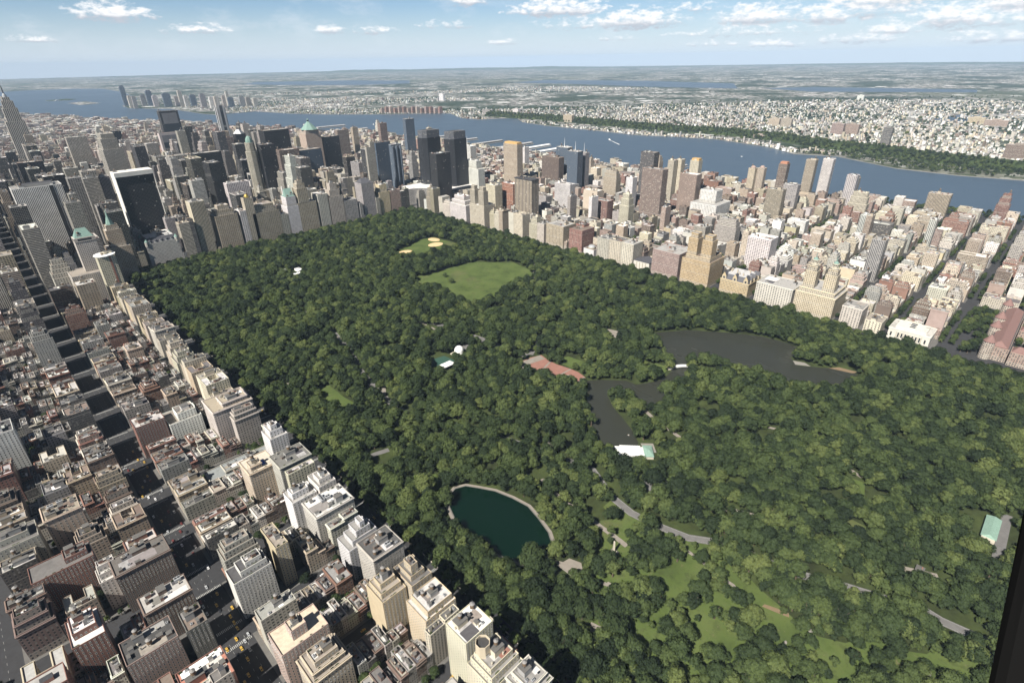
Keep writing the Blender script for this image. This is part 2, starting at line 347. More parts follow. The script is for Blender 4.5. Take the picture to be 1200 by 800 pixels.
for e in ([(-560, 338, 20, 17)], [(-655, 342, 22, 17)], [(-680, 302, 14, 20)], [(-660, 410, 10, 9)]):
    x, y, a, b_ = e[0]; sheet('sand', [(x + a * math.cos(t * .35), y + b_ * math.sin(t * .35)) for t in range(18)], .30, 'sand')
ROADS = [([(-190, 640), (-183, 672), (-177, 708), (-167, 747), (-150, 800), (-138, 860), (-132, 910), (-132, 935), (-135, 957), (-144, 981), (-160, 1015), (-178, 1060), (-200, 1130), (-215, 1190), (-222, 1213), (-211, 1235), (-200, 1256), (-194, 1290), (-198, 1320), (-206, 1352), (-227, 1385), (-236, 1440), (-245, 1464), (-256, 1488), (-266, 1515), (-278, 1545), (-276, 1558), (-278, 1573), (-282, 1600)], 10),
         ([(-310, 861), (-334, 859), (-354, 871)], 18), ([(-38, 998), (-52, 999), (-69, 1004)], 8), ([(-380, 960), (-444, 926), (-483, 916), (-530, 905)], 9), ([(-590, 760), (-658, 707), (-720, 652), (-791, 592), (-828, 576)], 6),
         ([(-256, 1272), (-237, 1282), (-222, 1294)], 9), ([(-265, 1288), (-248, 1302), (-234, 1318)], 10), ([(-102, 1325), (-105, 1349), (-110, 1372)], 4), ([(-34, 1312), (-45, 1331), (-55, 1350)], 5),
         ([(-475, 1580), (-431, 1581), (-384, 1582)], 9), ([(-235, 449), (-197, 511), (-188, 572)], 6), ([(-202, 1000), (-207, 1022), (-206, 1040), (-208, 1062)], 6), ([(-300, 1520), (-318, 1520), (-330, 1545)], 5), ([(-556, 155), (-530, 200), (-511, 245)], 7),
         ([(-160, 960), (-230, 930), (-300, 905), (-360, 900)], 5), ([(-340, 700), (-352, 790), (-365, 880), (-372, 960)], 14), ([(-83, 1268), (-92, 1285), (-98, 1320), (-102, 1330)], 4)]
for k, (l, w) in enumerate(ROADS): strip('drive' if w > 6 else 'path', l, w, .34 + .004 * k, 'drive' if w > 6 else 'path')
for dx in (-3.9, 3.9): strip('road_marking', [(x + dx, y) for x, y in ROADS[0][0]], .22, .43, 'road_paint')
PLAZAS = [([(-539, 980), (-552, 999), (-560, 1028), (-548, 1045), (-515, 1039), (-515, 1020)], 'path'), ([(-84, 1278), (-99, 1281), (-103, 1293), (-96, 1301), (-84, 1296)], 'path'),
          ([(-305, 1228), (-316, 1240), (-303, 1253), (-292, 1244)], 'rock'), ([(-700, 1381), (-738, 1385), (-742, 1400), (-715, 1405)], 'path'),
          ([(-651, 1292), (-662, 1284), (-668, 1300), (-662, 1312)], 'rock'), ([(-676, 1334), (-690, 1345), (-694, 1372), (-684, 1366)], 'bare_soil'),
          ([(-180, 1440), (-184, 1441), (-187, 1449), (-190, 1460), (-186, 1462), (-183, 1452)], 'bare_soil')]
TERR = [(-333, 986), (-351, 965), (-373, 967), (-392, 974), (-387, 994), (-386, 1013), (-390, 1038), (-391, 1055), (-386, 1073), (-375, 1083), (-360, 1086), (-354, 1070), (-352, 1044), (-346, 1020)]
for k, (l, mt) in enumerate(PLAZAS): sheet('path' if mt != 'bare_soil' else 'bare_soil_ground', l, .50 + .004 * k, mt)
sheet('terrace_paving', TERR, .46, 'terrace_brick'); strip('path', [(-334, 988), (-355, 974), (-388, 980)], 15, .52, 'path')
for l in ([(-386, 1000), (-347, 1012)], [(-390, 1040), (-352, 1040)], [(-385, 1072), (-356, 1076)]): strip('path', l, 3, .56, 'path')
NOTREE = [offset(LAKE, 1), offset(POND, 5.5)] + [offset(l, 1) for l in LAWNS] + [offset(ccw(l), 2) for l, _ in PLAZAS] + [offset(ccw(TERR), 2)]
KEEP = [(-215, 1225, 10), (-205, 1247, 10), (-198, 1300, 7), (-215, 1362, 8), (-240, 1452, 9), (-277, 1560, 12), (-280, 1580, 10), (-131, 925, 11), (-134, 950, 11), (-140, 972, 10), (-205, 1030, 9), (-175, 700, 9)]                    # circles kept free of trees round the park's buildings
# ------------------------------------------------------------------ things in the park
mb = MB()
def park_part(r, name, fn, **k):
    mb = MB(); fn(mb); return mb.build(name, r)
r = root('fountain', 'round stone fountain basin with a statue on the red brick terrace', 'fountain', (-362, 1058, .47))
park_part(r, 'basin', lambda mb: (mb.tube(0, 0, 0, .6, 13.2, 13.2, 'limestone', n=32, cap=False), mb.poly(ngon(0, 0, 12.4, 32), .45, 'pool_dark'), [mb.face([(*a, .6), (*b_, .6), (*d, .6), (*c_, .6)], 'limestone') for a, b_, c_, d in [(ngon(0, 0, 13.2, 32)[i], ngon(0, 0, 13.2, 32)[(i + 1) % 32], ngon(0, 0, 12.4, 32)[i], ngon(0, 0, 12.4, 32)[(i + 1) % 32]) for i in range(32)]]))
park_part(r, 'pedestal', lambda mb: (mb.tube(0, 0, .45, 2.5, 2, 1.2, 'limestone'), mb.tube(0, 0, 2.5, 2.9, 3, 3, 'limestone'), mb.tube(0, 0, 2.9, 5, .8, .6, 'limestone')))
park_part(r, 'statue', lambda mb: (mb.tube(0, 0, 5, 6.8, .55, .3, 'copper_green'), mb.tube(0, 0, 6.8, 7.3, .25, .15, 'copper_green'), mb.face([(0, 0, 6.4), (1.6, .4, 7.4), (1.4, .4, 5.8)], 'copper_green'), mb.face([(0, 0, 6.4), (-1.4, .4, 5.8), (-1.6, .4, 7.4)], 'copper_green')))
# bow bridge
a, b_ = Vector((-499, 1153)), Vector((-530, 1176)); L_ = (b_ - a).length
r = root('footbridge', 'low white arched footbridge crossing the narrow neck of the lake', 'bridge', (*((a + b_) / 2), .3)); r.rotation_euler = (0, 0, math.atan2(b_.y - a.y, b_.x - a.x))
def arch(mb, w0, w1, zt, dz, mat):
    n = 14
    for i in range(n):
        x0, x1 = -L_ / 2 + L_ * i / n, -L_ / 2 + L_ * (i + 1) / n; z = lambda x: zt + 2.6 * (1 - (2 * x / L_) ** 2)
        mb.face([(x0, w0, z(x0)), (x1, w0, z(x1)), (x1, w1, z(x1)), (x0, w1, z(x0))], mat)
        for w in (w0, w1): mb.face([(x0, w, z(x0) - dz), (x1, w, z(x1) - dz), (x1, w, z(x1)), (x0, w, z(x0))], mat)
park_part(r, 'deck', lambda mb: arch(mb, -2.6, 2.6, .9, .9, 'white_paint'))
for s in (-1, 1): park_part(r, 'railing', lambda mb: arch(mb, 2.62 * s, 2.9 * s, 2.0, 1.0, 'white_paint'))
for s in (-1, 1): park_part(r, 'abutment', lambda mb: mb.box(s * L_ / 2 - 2.5, s * L_ / 2 + 2.5, -3.4, 3.4, 0, 1.1, 'limestone'))
# boathouse at the end of the lake
r = root('boathouse', 'white boathouse with pale green roof at the end of the lake', 'boathouse', (-281, 1233, .3)); r.rotation_euler = (0, 0, math.atan2(28, -24)); KEEP.append((-281, 1233, 28))
def gable(mb, x0, x1, y0, y1, z0, z1, zr, wall, roofm, tint=(.7, .7, .68), over=.8, axis='x'):
    mb.box(x0, x1, y0, y1, z0, z1, wall, tint)
def groof(mb, x0, x1, y0, y1, z, zr, m_, tint=(.5, .5, .5), hip=0):
    ym = (y0 + y1) / 2
    A, B, C_, D = (x0, y0, z), (x1, y0, z), (x1, y1, z), (x0, y1, z); E_, F_ = (x0 + hip, ym, zr), (x1 - hip, ym, zr)
    mb.face([A, B, F_, E_], m_, tint); mb.face([C_, D, E_, F_], m_, tint); mb.face([B, C_, F_], m_, tint); mb.face([D, A, E_], m_, tint); mb.face([D, C_, B, A], m_, tint)
park_part(r, 'wall', lambda mb: mb.box(-20, 12, -8, 6, 0, 4.2, 'white_paint', (.75, .74, .7)))
park_part(r, 'terrace', lambda mb: mb.box(-22, 14, 6, 13, 0, .9, 'white_paint'))
park_part(r, 'roof', lambda mb: groof(mb, -21, 13, -9, 6.9, 4.25, 5.8, 'white_paint', hip=4))
park_part(r, 'awning', lambda mb: groof(mb, -16, 10, 7, 12, 3.6, 4.6, 'white_paint', hip=2))
park_part(r, 'side_hall', lambda mb: mb.box(13.2, 24, -10, 12, 0, 4, 'limestone'))
park_part(r, 'copper_roof', lambda mb: groof(mb, 12.6, 24.6, -10.6, 12.6, 4.05, 6.2, 'pale_copper', hip=5))
for k in range(9): park_part(r, 'post', lambda mb: mb.box(-16 + k * 3.2, -15.7 + k * 3.2, 12.2, 12.5, .9, 3.6, 'white_paint'))
mb = MB(); mb.tube(0, 0, 0, .5, 1.0, 1.0, 'white_paint', n=8); mb.box(-.5, .5, -1.8, 1.8, .1, .5, 'wood_tank')
tag(mb.build('rowing_boat', None, (-309, 1207, .3)), 'tiny white rowing boat alone on the dark lake arm', 'boat')
r = root('bandshell', 'white domed bandshell half hidden in trees beside the pale plaza', 'bandshell', (-302, 866, .2)); KEEP.extend([(-302, 866, 13), (-293, 880, 12)])
def dome(mb, cx, cy, z, R_, hgt, mat, tint=(.5, .5, .5), n=20, m_=6, a0=0, a1=2 * math.pi):
    for j in range(m_):
        t0, t1 = j / m_ * math.pi / 2, (j + 1) / m_ * math.pi / 2
        for i in range(n):
            p0, p1 = a0 + (a1 - a0) * i / n, a0 + (a1 - a0) * (i + 1) / n
            pt = lambda p, t: (cx + R_ * math.cos(t) * math.cos(p), cy + R_ * math.cos(t) * math.sin(p), z + hgt * math.sin(t))
            f = [pt(p0, t0), pt(p1, t0), pt(p1, t1), pt(p0, t1)]
            mb.face(f if j < m_ - 1 else f[:3], mat, tint)
park_part(r, 'shell', lambda mb: dome(mb, 0, 0, 4, 8.2, 8.5, 'white_paint')); park_part(r, 'drum', lambda mb: mb.tube(0, 0, 0, 4, 8.3, 8.2, 'white_paint', n=20)); park_part(r, 'stage', lambda mb: mb.box(6, 15, -7, 7, 0, 1.2, 'limestone'))
r = root('stage_canopy', 'large white tent canopy over the stage of the green field', 'tent', (-254, 893, .2)); KEEP += [(-252, 884, 22), (-262, 868, 18), (-243, 902, 14)]
park_part(r, 'canopy', lambda mb: groof(mb, -12, 12, -7, 7, 7, 11, 'white_paint', hip=6))
for x in (-11, 0, 11):
    for y in (-6, 6): park_part(r, 'mast', lambda mb: mb.tube(x, y, 0, 7, .2, .2, 'steel', n=6))
sheet('tarpaulin_ground', [(-240, 850), (-276, 857), (-279, 884), (-255, 884), (-240, 874)], .50, 'canvas_green')
r = root('service_building', 'long green roofed service building with stone yard beside the road', 'service building', (-430, 1571, .2)); KEEP.append((-430, 1571, 27))
park_part(r, 'wall', lambda mb: mb.box(-22, 20, -6, 5, 0, 5, 'limestone')); park_part(r, 'roof', lambda mb: groof(mb, -23, 16, -7, 6, 5.02, 8, 'pale_copper', hip=2))
park_part(r, 'yard_wing', lambda mb: (mb.box(20.2, 30, -9, 0, 0, 4, 'brick_red'), mb.box(20.2, 36, -14, -9.2, 0, 2, 'limestone')))
r = root('park_house', 'small white house with flat roof among trees by the park road', 'house', (-321, 1531, .2)); KEEP.append((-321, 1531, 11))
park_part(r, 'wall', lambda mb: mb.box(-6, 6, -3, 3, 0, 4, 'limestone')); park_part(r, 'roof', lambda mb: groof(mb, -6.6, 6.6, -3.6, 3.6, 4.02, 5.2, 'pavement', hip=3)); park_part(r, 'door', lambda mb: mb.box(6, 6.15, -.6, .6, 0, 2.2, 'dark_metal')); park_part(r, 'chimney', lambda mb: mb.box(-3, -2.2, 1, 1.8, 4.2, 6.6, 'brick_red'))
r = root('stone_obelisk', 'slender grey stone obelisk standing in a grassy clearing', 'obelisk', (-136, 1308, .2)); KEEP.append((-136, 1308, 9))
park_part(r, 'shaft', lambda mb: (mb.box(-1.6, 1.6, -1.6, 1.6, 1.5, 2.2, 'limestone'), mb.tube(0, 0, 2.2, 15, 1.6, 1.0, 'limestone', n=4, cap=False), mb.tube(0, 0, 15, 16.6, 1.0, 0, 'limestone', n=4))); park_part(r, 'plinth', lambda mb: (mb.box(-4, 4, -4, 4, 0, .7, 'pavement'), mb.box(-2.6, 2.6, -2.6, 2.6, .7, 1.5, 'limestone')))
for (x, y, w, d, h, lb) in ((-268, 250, 18, 9, 6, 'white flat roofed menagerie hall nearest the park corner'), (-300, 268, 12, 22, 5, 'white menagerie hall standing across the middle of its court'), (-282, 296, 22, 8, 6, 'white menagerie hall with a glazed skylight at the court end'), (-262, 276, 10, 10, 8, 'small square white menagerie pavilion beside the court'), (-196, 180, 12, 20, 6, 'pale flat roofed hall alone in trees behind the park corner')):
    r = root('menagerie_hall', lb, 'zoo building', (x, y, .2)); KEEP.extend([(x, y, max(w, d) * .75), (x + 10, y + 14, 11)])
    park_part(r, 'wall', lambda mb: mb.box(-w / 2, w / 2, -d / 2, d / 2, 0, h, 'white_paint', (.6, .58, .54))); park_part(r, 'roof', lambda mb: groof(mb, -w / 2 - .5, w / 2 + .5, -d / 2 - .5, d / 2 + .5, h + .02, h + 2, 'white_paint', hip=3)); park_part(r, 'skylight', lambda mb: mb.box(-w / 4, w / 4, -1, 1, h + 1.2, h + 2.3, 'glass_dark'))
for i, (x, y, s) in enumerate(((-160, 1469, 3.5), (-176, 1472, 3), (-174, 1483, 2.4), (-214, 1561, 5), (-196, 1547, 2.6), (-195, 1514, 2.2), (-186, 1480, 4), (-658, 1290, 3), (-735, 1394, 4))):
    mb = MB(); r2 = random.Random(i); P0 = [(s * .6 * r2.uniform(.7, 1.2) * math.cos(t), s * .6 * r2.uniform(.5, .9) * math.sin(t)) for t in [k * .7 for k in range(9)]]
    for k in range(9):
        a, b_ = P0[k], P0[(k + 1) % 9]; mb.face([(*a, 0), (*b_, 0), (b_[0] * .6, b_[1] * .6, s * .35), (a[0] * .6, a[1] * .6, s * .35)], 'rock'); mb.face([(a[0] * .6, a[1] * .6, s * .35), (b_[0] * .6, b_[1] * .6, s * .35), (0, 0, s * .45)], 'rock')
    tag(mb.build('boulder', None, (x, y, .2)), 'grey bedrock outcrop breaking through the ' + ('bright lawn' if i < 7 else 'lake shore'), 'rock', 'rock outcrops in the lawn' if i < 7 else 'rock outcrops on the lake shore')
    if i in (1, 2, 5): bpy.data.objects.remove(bpy.context.scene.collection.objects[-1])
# ------------------------------------------------------------------ trees
def crown_mesh(seed, Rr, Hh, nl, dens, name):
    g = np.random.default_rng(seed); L = []
    L.append((0, 0, Hh * .58, Rr * .70))
    for k in range(nl):
        a = 2.4 * k + g.uniform(-.4, .4); t = (k + .5) / nl; rr = Rr * math.sqrt(t) * .74
        z = Hh * (.40 + .42 * (1 - t ** 1.4)) + g.uniform(-.06, .06) * Hh
        L.append((rr * math.cos(a), rr * math.sin(a), z, Rr * g.uniform(.32, .48)))
    L = np.array(L); V = []; F = []
    for (x, y, z, r) in L:      # dense heart of each bough, so that the sky shows only at the edges
        n = len(V); 
        for zz, q2 in ((-.6, .45), (0, .68), (.55, .45)):
            for i in range(6): V.append((x + r * q2 * math.cos(i * 1.047 + zz), y + r * q2 * math.sin(i * 1.047 + zz), z + r * zz * .85))
        for lv in (0, 6):
            for i in range(6): F.append((n + lv + i, n + lv + (i + 1) % 6, n + lv + 6 + (i + 1) % 6, n + lv + 6 + i))
        F.append(tuple(n + 12 + i for i in range(6)))
    for (x, y, z, r) in L:
        m_ = int(dens * r * r)
        d = g.normal(size=(m_, 3)); d /= np.linalg.norm(d, axis=1)[:, None]; d[:, 2] = np.where(d[:, 2] < -.35, -d[:, 2], d[:, 2])
        p = np.array([x, y, z]) + d * np.array([r, r, r * .85]) * g.uniform(.74, 1.2, (m_, 1))
        ok = np.ones(m_, bool)
        for (a, b_, c_, s) in L: ok &= ((p - [a, b_, c_]) ** 2).sum(1) > (s * .72) ** 2
        for q2, nn in zip(p[ok], d[ok]):
            nn = nn + g.normal(size=3) * .24; nn /= np.linalg.norm(nn)
            u = np.cross(nn, g.normal(size=3)); u /= np.linalg.norm(u); w = np.cross(nn, u); s = g.uniform(.34, .62)
            i = len(V); V += [tuple(q2 + u * s + w * s * .7), tuple(q2 - u * s + w * s), tuple(q2 - u * s * .8 - w * s), tuple(q2 + u * s - w * s * .8)]; F.append((i, i + 1, i + 2, i + 3))
    me = bpy.data.meshes.new(name); me.from_pydata([tuple(float(c) for c in v) for v in V], [], F); me.materials.append(MAT['leaves']); me.update(); return me
CROWNS = [crown_mesh(s, R_, h, nl, 7.5, 'crown') for s, R_, h, nl in ((1, 6.8, 15, 11), (2, 7.6, 16, 13), (3, 5.8, 17, 9), (4, 6.6, 13, 11), (5, 8.4, 15, 14), (6, 5.2, 12, 8), (7, 7.2, 18, 11), (8, 4.6, 14, 8))]
def trunk_mesh(h, r):
    mb = MB(); mb.tube(0, 0, -.4, h * .45, r * 1.5, r, 'bark', n=7, cap=False)
    for k in range(4):
        a = k * 1.6 + .4; mb.tube(0, 0, h * .35, h * .75, r * .7, r * .2, 'bark', n=5, cap=False, x1=h * .18 * math.cos(a), y1=h * .18 * math.sin(a))
    return mb.mesh('trunk')
TRUNK = trunk_mesh(15, .42)
WALKS = [[(-135, 538), (-188, 537), (-187, 582), (-186, 674)], [(-320, 540), (-316, 672), (-331, 787), (-339, 864)], [(-204, 836), (-193, 919), (-207, 984), (-209, 1018)], [(-470, 824), (-451, 923), (-452, 1010), (-425, 1067)], [(-207, 1022), (-215, 1083), (-219, 1141), (-203, 1184)], [(-171, 1185), (-153, 1227), (-149, 1278), (-152, 1313)], [(-192, 1354), (-178, 1398), (-177, 1424)], [(-53, 1341), (-58, 1374), (-60, 1406)], [(-203, 703), (-159, 829), (-128, 902)], [(-54, 719), (-57, 829), (-68, 931), (-87, 1005)], [(-453, 1271), (-455, 1330), (-464, 1392), (-431, 1451)], [(-378, 1193), (-342, 1268), (-305, 1322), (-267, 1362)], [(-673, 1417), (-643, 1467), (-627, 1509)], [(-274, 1369), (-288, 1419), (-301, 1464), (-349, 1513)], [(-731, 833), (-640, 880), (-584, 945), (-582, 1025)], [(-818, 1035), (-783, 1126), (-771, 1198), (-730, 1301), (-744, 1399)]]
def winding(l, amp, seed):
    out = []; r2 = random.Random(seed)
    for (xa, ya), (xb, yb) in zip(l, l[1:]):
        n = max(2, int(math.dist((xa, ya), (xb, yb)) / 14))
        for k in range(n):
            t = k / n; o = amp * math.sin((len(out) * .55) + seed); d = math.dist((xa, ya), (xb, yb)); out.append((xa + (xb - xa) * t - (yb - ya) / d * o, ya + (yb - ya) * t + (xb - xa) / d * o))
    return out + [l[-1]]
WALKS = [winding(l, 6, k) for k, l in enumerate(WALKS)]
for k, l in enumerate(WALKS): strip('path', l, 3.6 + (k % 3), .62 + .004 * k, 'path')
sheet('lawn', [(-151, 1265), (-206, 1304), (-204, 1340), (-215, 1372), (-196, 1416), (-159, 1452), (-120, 1467), (-74, 1421), (-54, 1386), (-60, 1336), (-96, 1302)], .185, 'lawn')
GAPS = [(g0.uniform(-800, -30), g0.uniform(30, 1620), g0.uniform(8, 19)) for g0 in [random.Random(91)] for _ in range(95)]
ZONE = [(-140, 1262), (-200, 1290), (-206, 1340), (-216, 1372), (-200, 1420), (-165, 1458), (-120, 1475), (-74, 1421), (-54, 1386), (-60, 1336), (-96, 1298)]
pts = []
g = random.Random(11); cell = 8.1
def park_free(x, y, r):
    for p in NOTREE:
        if inside(p, x, y): return False
    for l, w in ROADS:
        if near_line(l, x, y, w / 2 + (.8 if w < 12 else -1)): return False
    for l in WALKS:
        if near_line(l, x, y, 2.6): return False
    for kx, ky, kr in KEEP:
        if (x - kx) ** 2 + (y - ky) ** 2 < (kr + r * .5) ** 2: return False
    return True
def noise2(x, y): return (math.sin(x * .021 + 1.3 * math.sin(y * .017)) + math.sin(y * .026 + 1.7 * math.sin(x * .013 + 2)) + math.sin((x + y) * .045)) / 3
yy = 4.0
while yy < 2100:
    xx = -826.0
    while xx < -3:
        x = xx + g.uniform(-3.6, 3.6); y = yy + g.uniform(-3.6, 3.6); xx += cell
        if not seen(x, y, 8, 70): continue
        d = noise2(x, y); open_zone = inside(ZONE, x, y)
        if open_zone and d > -.1 and g.random() < .45: continue
        if g.random() < .06 or any((x - a) ** 2 + (y - b_) ** 2 < c_ * c_ for a, b_, c_ in GAPS): continue
        if not park_free(x, y, 5): continue
        pts.append((x, y, (g.uniform(.5, .8) if g.random() < .18 else (g.uniform(1.35, 1.75) if g.random() < .10 else g.uniform(.85, 1.35))), g.uniform(0, 6.28), g.randrange(8)))
    yy += cell
for (cx, cy) in ((-190, 1480), (-214, 1496), (-204, 1509), (-225, 1529), (-238, 1540), (-237, 1551), (-224, 1518), (-253, 1560), (-145, 1488), (-152, 1499), (-194, 1527), (-202, 1534), (-207, 1519), (-215, 1540), (-190, 1491), (-127, 1454), (-139, 1442), (-237, 1560), (-246, 1585), (-232, 1590), (-515, 560), (-500, 600)):   # single trees standing on the lawns
    pts.append((cx, cy, .8 + (cx * 7 % 5) * .11, cx, int(-cx) % 8))
for n in range(60): pts.append((g.uniform(-1985, -1905), g.uniform(1040, 1700), g.uniform(.7, 1.1), g.uniform(0, 6), g.randrange(8)))
for n in range(330): pts.append((g.uniform(-1985, -1915), g.uniform(1040, 1900), g.uniform(.7, 1.1), g.uniform(0, 6), g.randrange(8)))
for n in range(400):
    x, y = g.uniform(-275, -124), g.uniform(1410, 1610)
    if inside(LAWNB, x, y) and not (x > -200 and y < 1470 and n % 3) and n % 2 == 0 and not near_line(ROADS[0][0], x, y, 7): pts.append((x, y, g.uniform(.5, 1.25), g.uniform(0, 6), g.randrange(8)))
def dist(x, y): return math.dist((x, y, 8), CAM)
def on(x, y, z=6, m=4): 
    p = pix(x, y, z); return p is not None and -m < p[0] < 1200 + m and -m < p[1] < 800 + m
pts.sort(key=lambda p: (0 if on(p[0], p[1]) else 1, dist(p[0], p[1]) / p[2]))
NEAR_TREES, FAR_TREES = pts[:290], pts[290:]
def tree(name, x, y, s, rot, k, label, cat, group, z=.15):
    r = root(name, label, cat, (x, y, z), group); r.rotation_euler = (0, 0, rot); r.scale = (s, s, s)
    for nm, me in (('crown', CROWNS[k]), ('trunk', TRUNK)): link(bpy.data.objects.new(nm, me), r)
    return r
def where_tree(x, y):
    if x > -48: return 'by the park edge below the stone towers', 'trees along the park edge by the towers'
    if edge_dist(POND, x, y) < 13 or (-135 < x and y < 1275): return 'beside the oval dark green pond', 'trees around the oval pond'
    if edge_dist(LAWNB, x, y) < 13: return 'on the rim of the long sloping lawn', 'trees at the rim of the sloping lawn'
    if near_line(ROADS[0][0], x, y, 16): return 'beside the winding grey park drive', 'trees along the winding drive'
    if y > 1480: return 'between the sloping lawn and the service building', 'trees by the service building'
    if y > 1330: return 'in the wood between pond and sloping lawn', 'trees between pond and sloping lawn'
    return 'in the wood between pond and lake', 'trees between pond and lake'
KINDT = ('broad rounded park tree', 'wide spreading park tree', 'tall narrow park tree', 'low domed park tree', 'very wide flat topped park tree', 'small bushy park tree', 'tallest crowned park tree', 'slim small park tree')
for (x, y, s, ro, k) in NEAR_TREES:
    w, gname = where_tree(x, y); size = 'big ' if s > 1.05 else ('young ' if s < .85 else '')
    tree('park_tree', x, y, s, ro, k, f'{size}{KINDT[k]} {w}', 'tree', f'{size}{KINDT[k]}s {w}')
def scatter(name, plist, z=.15, stuff=True):
    me = bpy.data.meshes.new(name); me.from_pydata([(p[0], p[1], p[5] if len(p) > 5 else z) for p in plist], [], [])
    for nm, ty, data in (('tscale', 'FLOAT', [p[2] for p in plist]), ('tkind', 'INT', [p[4] for p in plist])):
        a = me.attributes.new(nm, ty, 'POINT'); a.data.foreach_set('value', data)
    a = me.attributes.new('trot', 'FLOAT_VECTOR', 'POINT'); a.data.foreach_set('vector', [c for p in plist for c in (0, 0, p[3])])
    o = bpy.data.objects.new(name, me); link(o); me.materials.append(MAT['leaves'])
    tag(o, None, None, kind='stuff')
    gt = bpy.data.node_groups.new(name, 'GeometryNodeTree'); gt.interface.new_socket('Geometry', in_out='INPUT', socket_type='NodeSocketGeometry'); gt.interface.new_socket('Geometry', in_out='OUTPUT', socket_type='NodeSocketGeometry')
    N = gt.nodes; gi = N.new('NodeGroupInput'); go = N.new('NodeGroupOutput'); iop = N.new('GeometryNodeInstanceOnPoints'); jn = N.new('GeometryNodeJoinGeometry'); K = gt.links.new
    protos = []
    for k in range(8):
        c = next(c for c in bpy.data.objects if c.type == 'MESH' and c.data == CROWNS[k]); protos.append(c)
    for c in reversed(protos):
        oi = N.new('GeometryNodeObjectInfo'); oi.transform_space = 'ORIGINAL'; oi.inputs['Object'].default_value = c; oi.inputs['As Instance'].default_value = False
        gti = N.new('GeometryNodeGeometryToInstance'); K(oi.outputs['Geometry'], gti.inputs[0]); K(gti.outputs[0], jn.inputs[0])
    K(gi.outputs[0], iop.inputs['Points']); K(jn.outputs[0], iop.inputs['Instance']); iop.inputs['Pick Instance'].default_value = True
    def attr(nm, ty):
        a = N.new('GeometryNodeInputNamedAttribute'); a.data_type = ty; a.inputs['Name'].default_value = nm; return a.outputs[0]
    K(attr('tkind', 'INT'), iop.inputs['Instance Index']); er = N.new('FunctionNodeEulerToRotation'); K(attr('trot', 'FLOAT_VECTOR'), er.inputs[0]); K(er.outputs[0], iop.inputs['Rotation']); K(attr('tscale', 'FLOAT'), iop.inputs['Scale'])
    K(iop.outputs[0], go.inputs[0])
    md = o.modifiers.new('scatter', 'NODES'); md.node_group = gt
    return o
EXTRA_TREES = []     # street and yard trees beyond the nearest ones are added further down
# ------------------------------------------------------------------ buildings
TINT = dict(C=(.58, .525, .415), L=(.51, .485, .425), T=(.43, .37, .285), R=(.255, .145, .115), B=(.19, .142, .118), G=(.35, .345, .335), W=(.70, .69, .66), D=(.045, .045, .05), K=(.40, .38, .345), P=(.37, .28, .24), Y=(.52, .445, .31), N=(.12, .112, .108))
WORD = dict(C='cream', L='limestone', T='tan brick', R='red brick', B='brown brick', G='grey', W='white brick', D='black', K='concrete', P='pinkish brick', Y='yellow brick', N='dark brown')
def vary(t, r2, a=.2):
    k = 1 + r2.uniform(-a, a); return tuple(min(.9, c * k * (1 + r2.uniform(-.04, .04))) for c in t)
ROOFT = ((.085, .085, .09), (.16, .155, .15), (.27, .265, .255), (.37, .365, .35), (.52, .51, .495), (.70, .69, .67), (.19, .155, .13), (.30, .27, .235))
def tier(mb, rf, poly, z0, z1, style, tint, rtint, par=1.1, bay=3.3, fl=3.3, plain=(), faces=None):
    """one storey stack: walls with windows, parapet with thickness, roof sheet"""
    p = ccw(poly); n = len(p); inn = offset(p, -.45)
    for i in range(n):
        a, b_ = p[i], p[(i + 1) % n]; L_ = math.dist(a, b_)
        st = (faces or {}).get(i, style)
        nb, nf = max(1, round(L_ / bay)), max(1, round((z1 - z0) / fl))
        if i in plain: mb.face([(*a, z0), (*b_, z0), (*b_, z1), (*a, z1)], 'plain', tint)
        else: mb.face([(*a, z0), (*b_, z0), (*b_, z1), (*a, z1)], st, tint, [(0, 0), (nb, 0), (nb, nf), (0, nf)])
        c_, d = inn[i], inn[(i + 1) % n]
        mb.face([(*a, z1), (*b_, z1), (*b_, z1 + par), (*a, z1 + par)], 'plain', tint)
        mb.face([(*a, z1 + par), (*b_, z1 + par), (*d, z1 + par), (*c_, z1 + par)], 'plain', tint)
        mb.face([(*d, z1), (*c_, z1), (*c_, z1 + par), (*d, z1 + par)], 'plain', tint)
    rf.poly(p, z1, 'roofing', rtint)
def ring(mb, poly, z0, z1, out, mat, tint):
    p = ccw(poly); o = offset(p, out); n = len(p); p = offset(p, .004)
    for i in range(n):
        j = (i + 1) % n; a, b_, c_, d = p[i], p[j], o[j], o[i]
        mb.face([(*d, z0), (*c_, z0), (*c_, z1), (*d, z1)], mat, tint); mb.face([(*d, z1), (*c_, z1), (*b_, z1), (*a, z1)], mat, tint); mb.face([(*a, z0), (*b_, z0), (*c_, z0), (*d, z0)], mat, tint)
# small pieces that stand on roofs: one mesh each, copied
UNIT = {}
def unit(name, fn):
    mb = MB(); fn(mb); UNIT[name] = mb.mesh(name)
for k, t in enumerate('CTRGWB'):
    unit('bulkhead' + t, lambda mb: (mb.box(-.5, .5, -.5, .5, 0, 1, 'plain', TINT[t], top='tarpaper'), mb.box(-.53, .53, -.53, .53, 1.0, 1.03, 'pavement')))
    unit('chimney' + t, lambda mb: (mb.box(-.5, .5, -.5, .5, 0, 1, 'plain', TINT[t], top='tarpaper'), mb.box(-.6, .6, -.6, .6, 1, 1.06, 'limestone'), mb.tube(0, 0, 1.06, 1.2, .2, .2, 'tarpaper', n=6)))
unit('barrel', lambda mb: mb.tube(0, 0, 2.2, 6.0, 1.8, 1.9, 'wood_tank', n=12))
unit('tank_roof', lambda mb: mb.tube(0, 0, 6.0, 7.3, 2.1, 0, 'tank_metal', n=12))
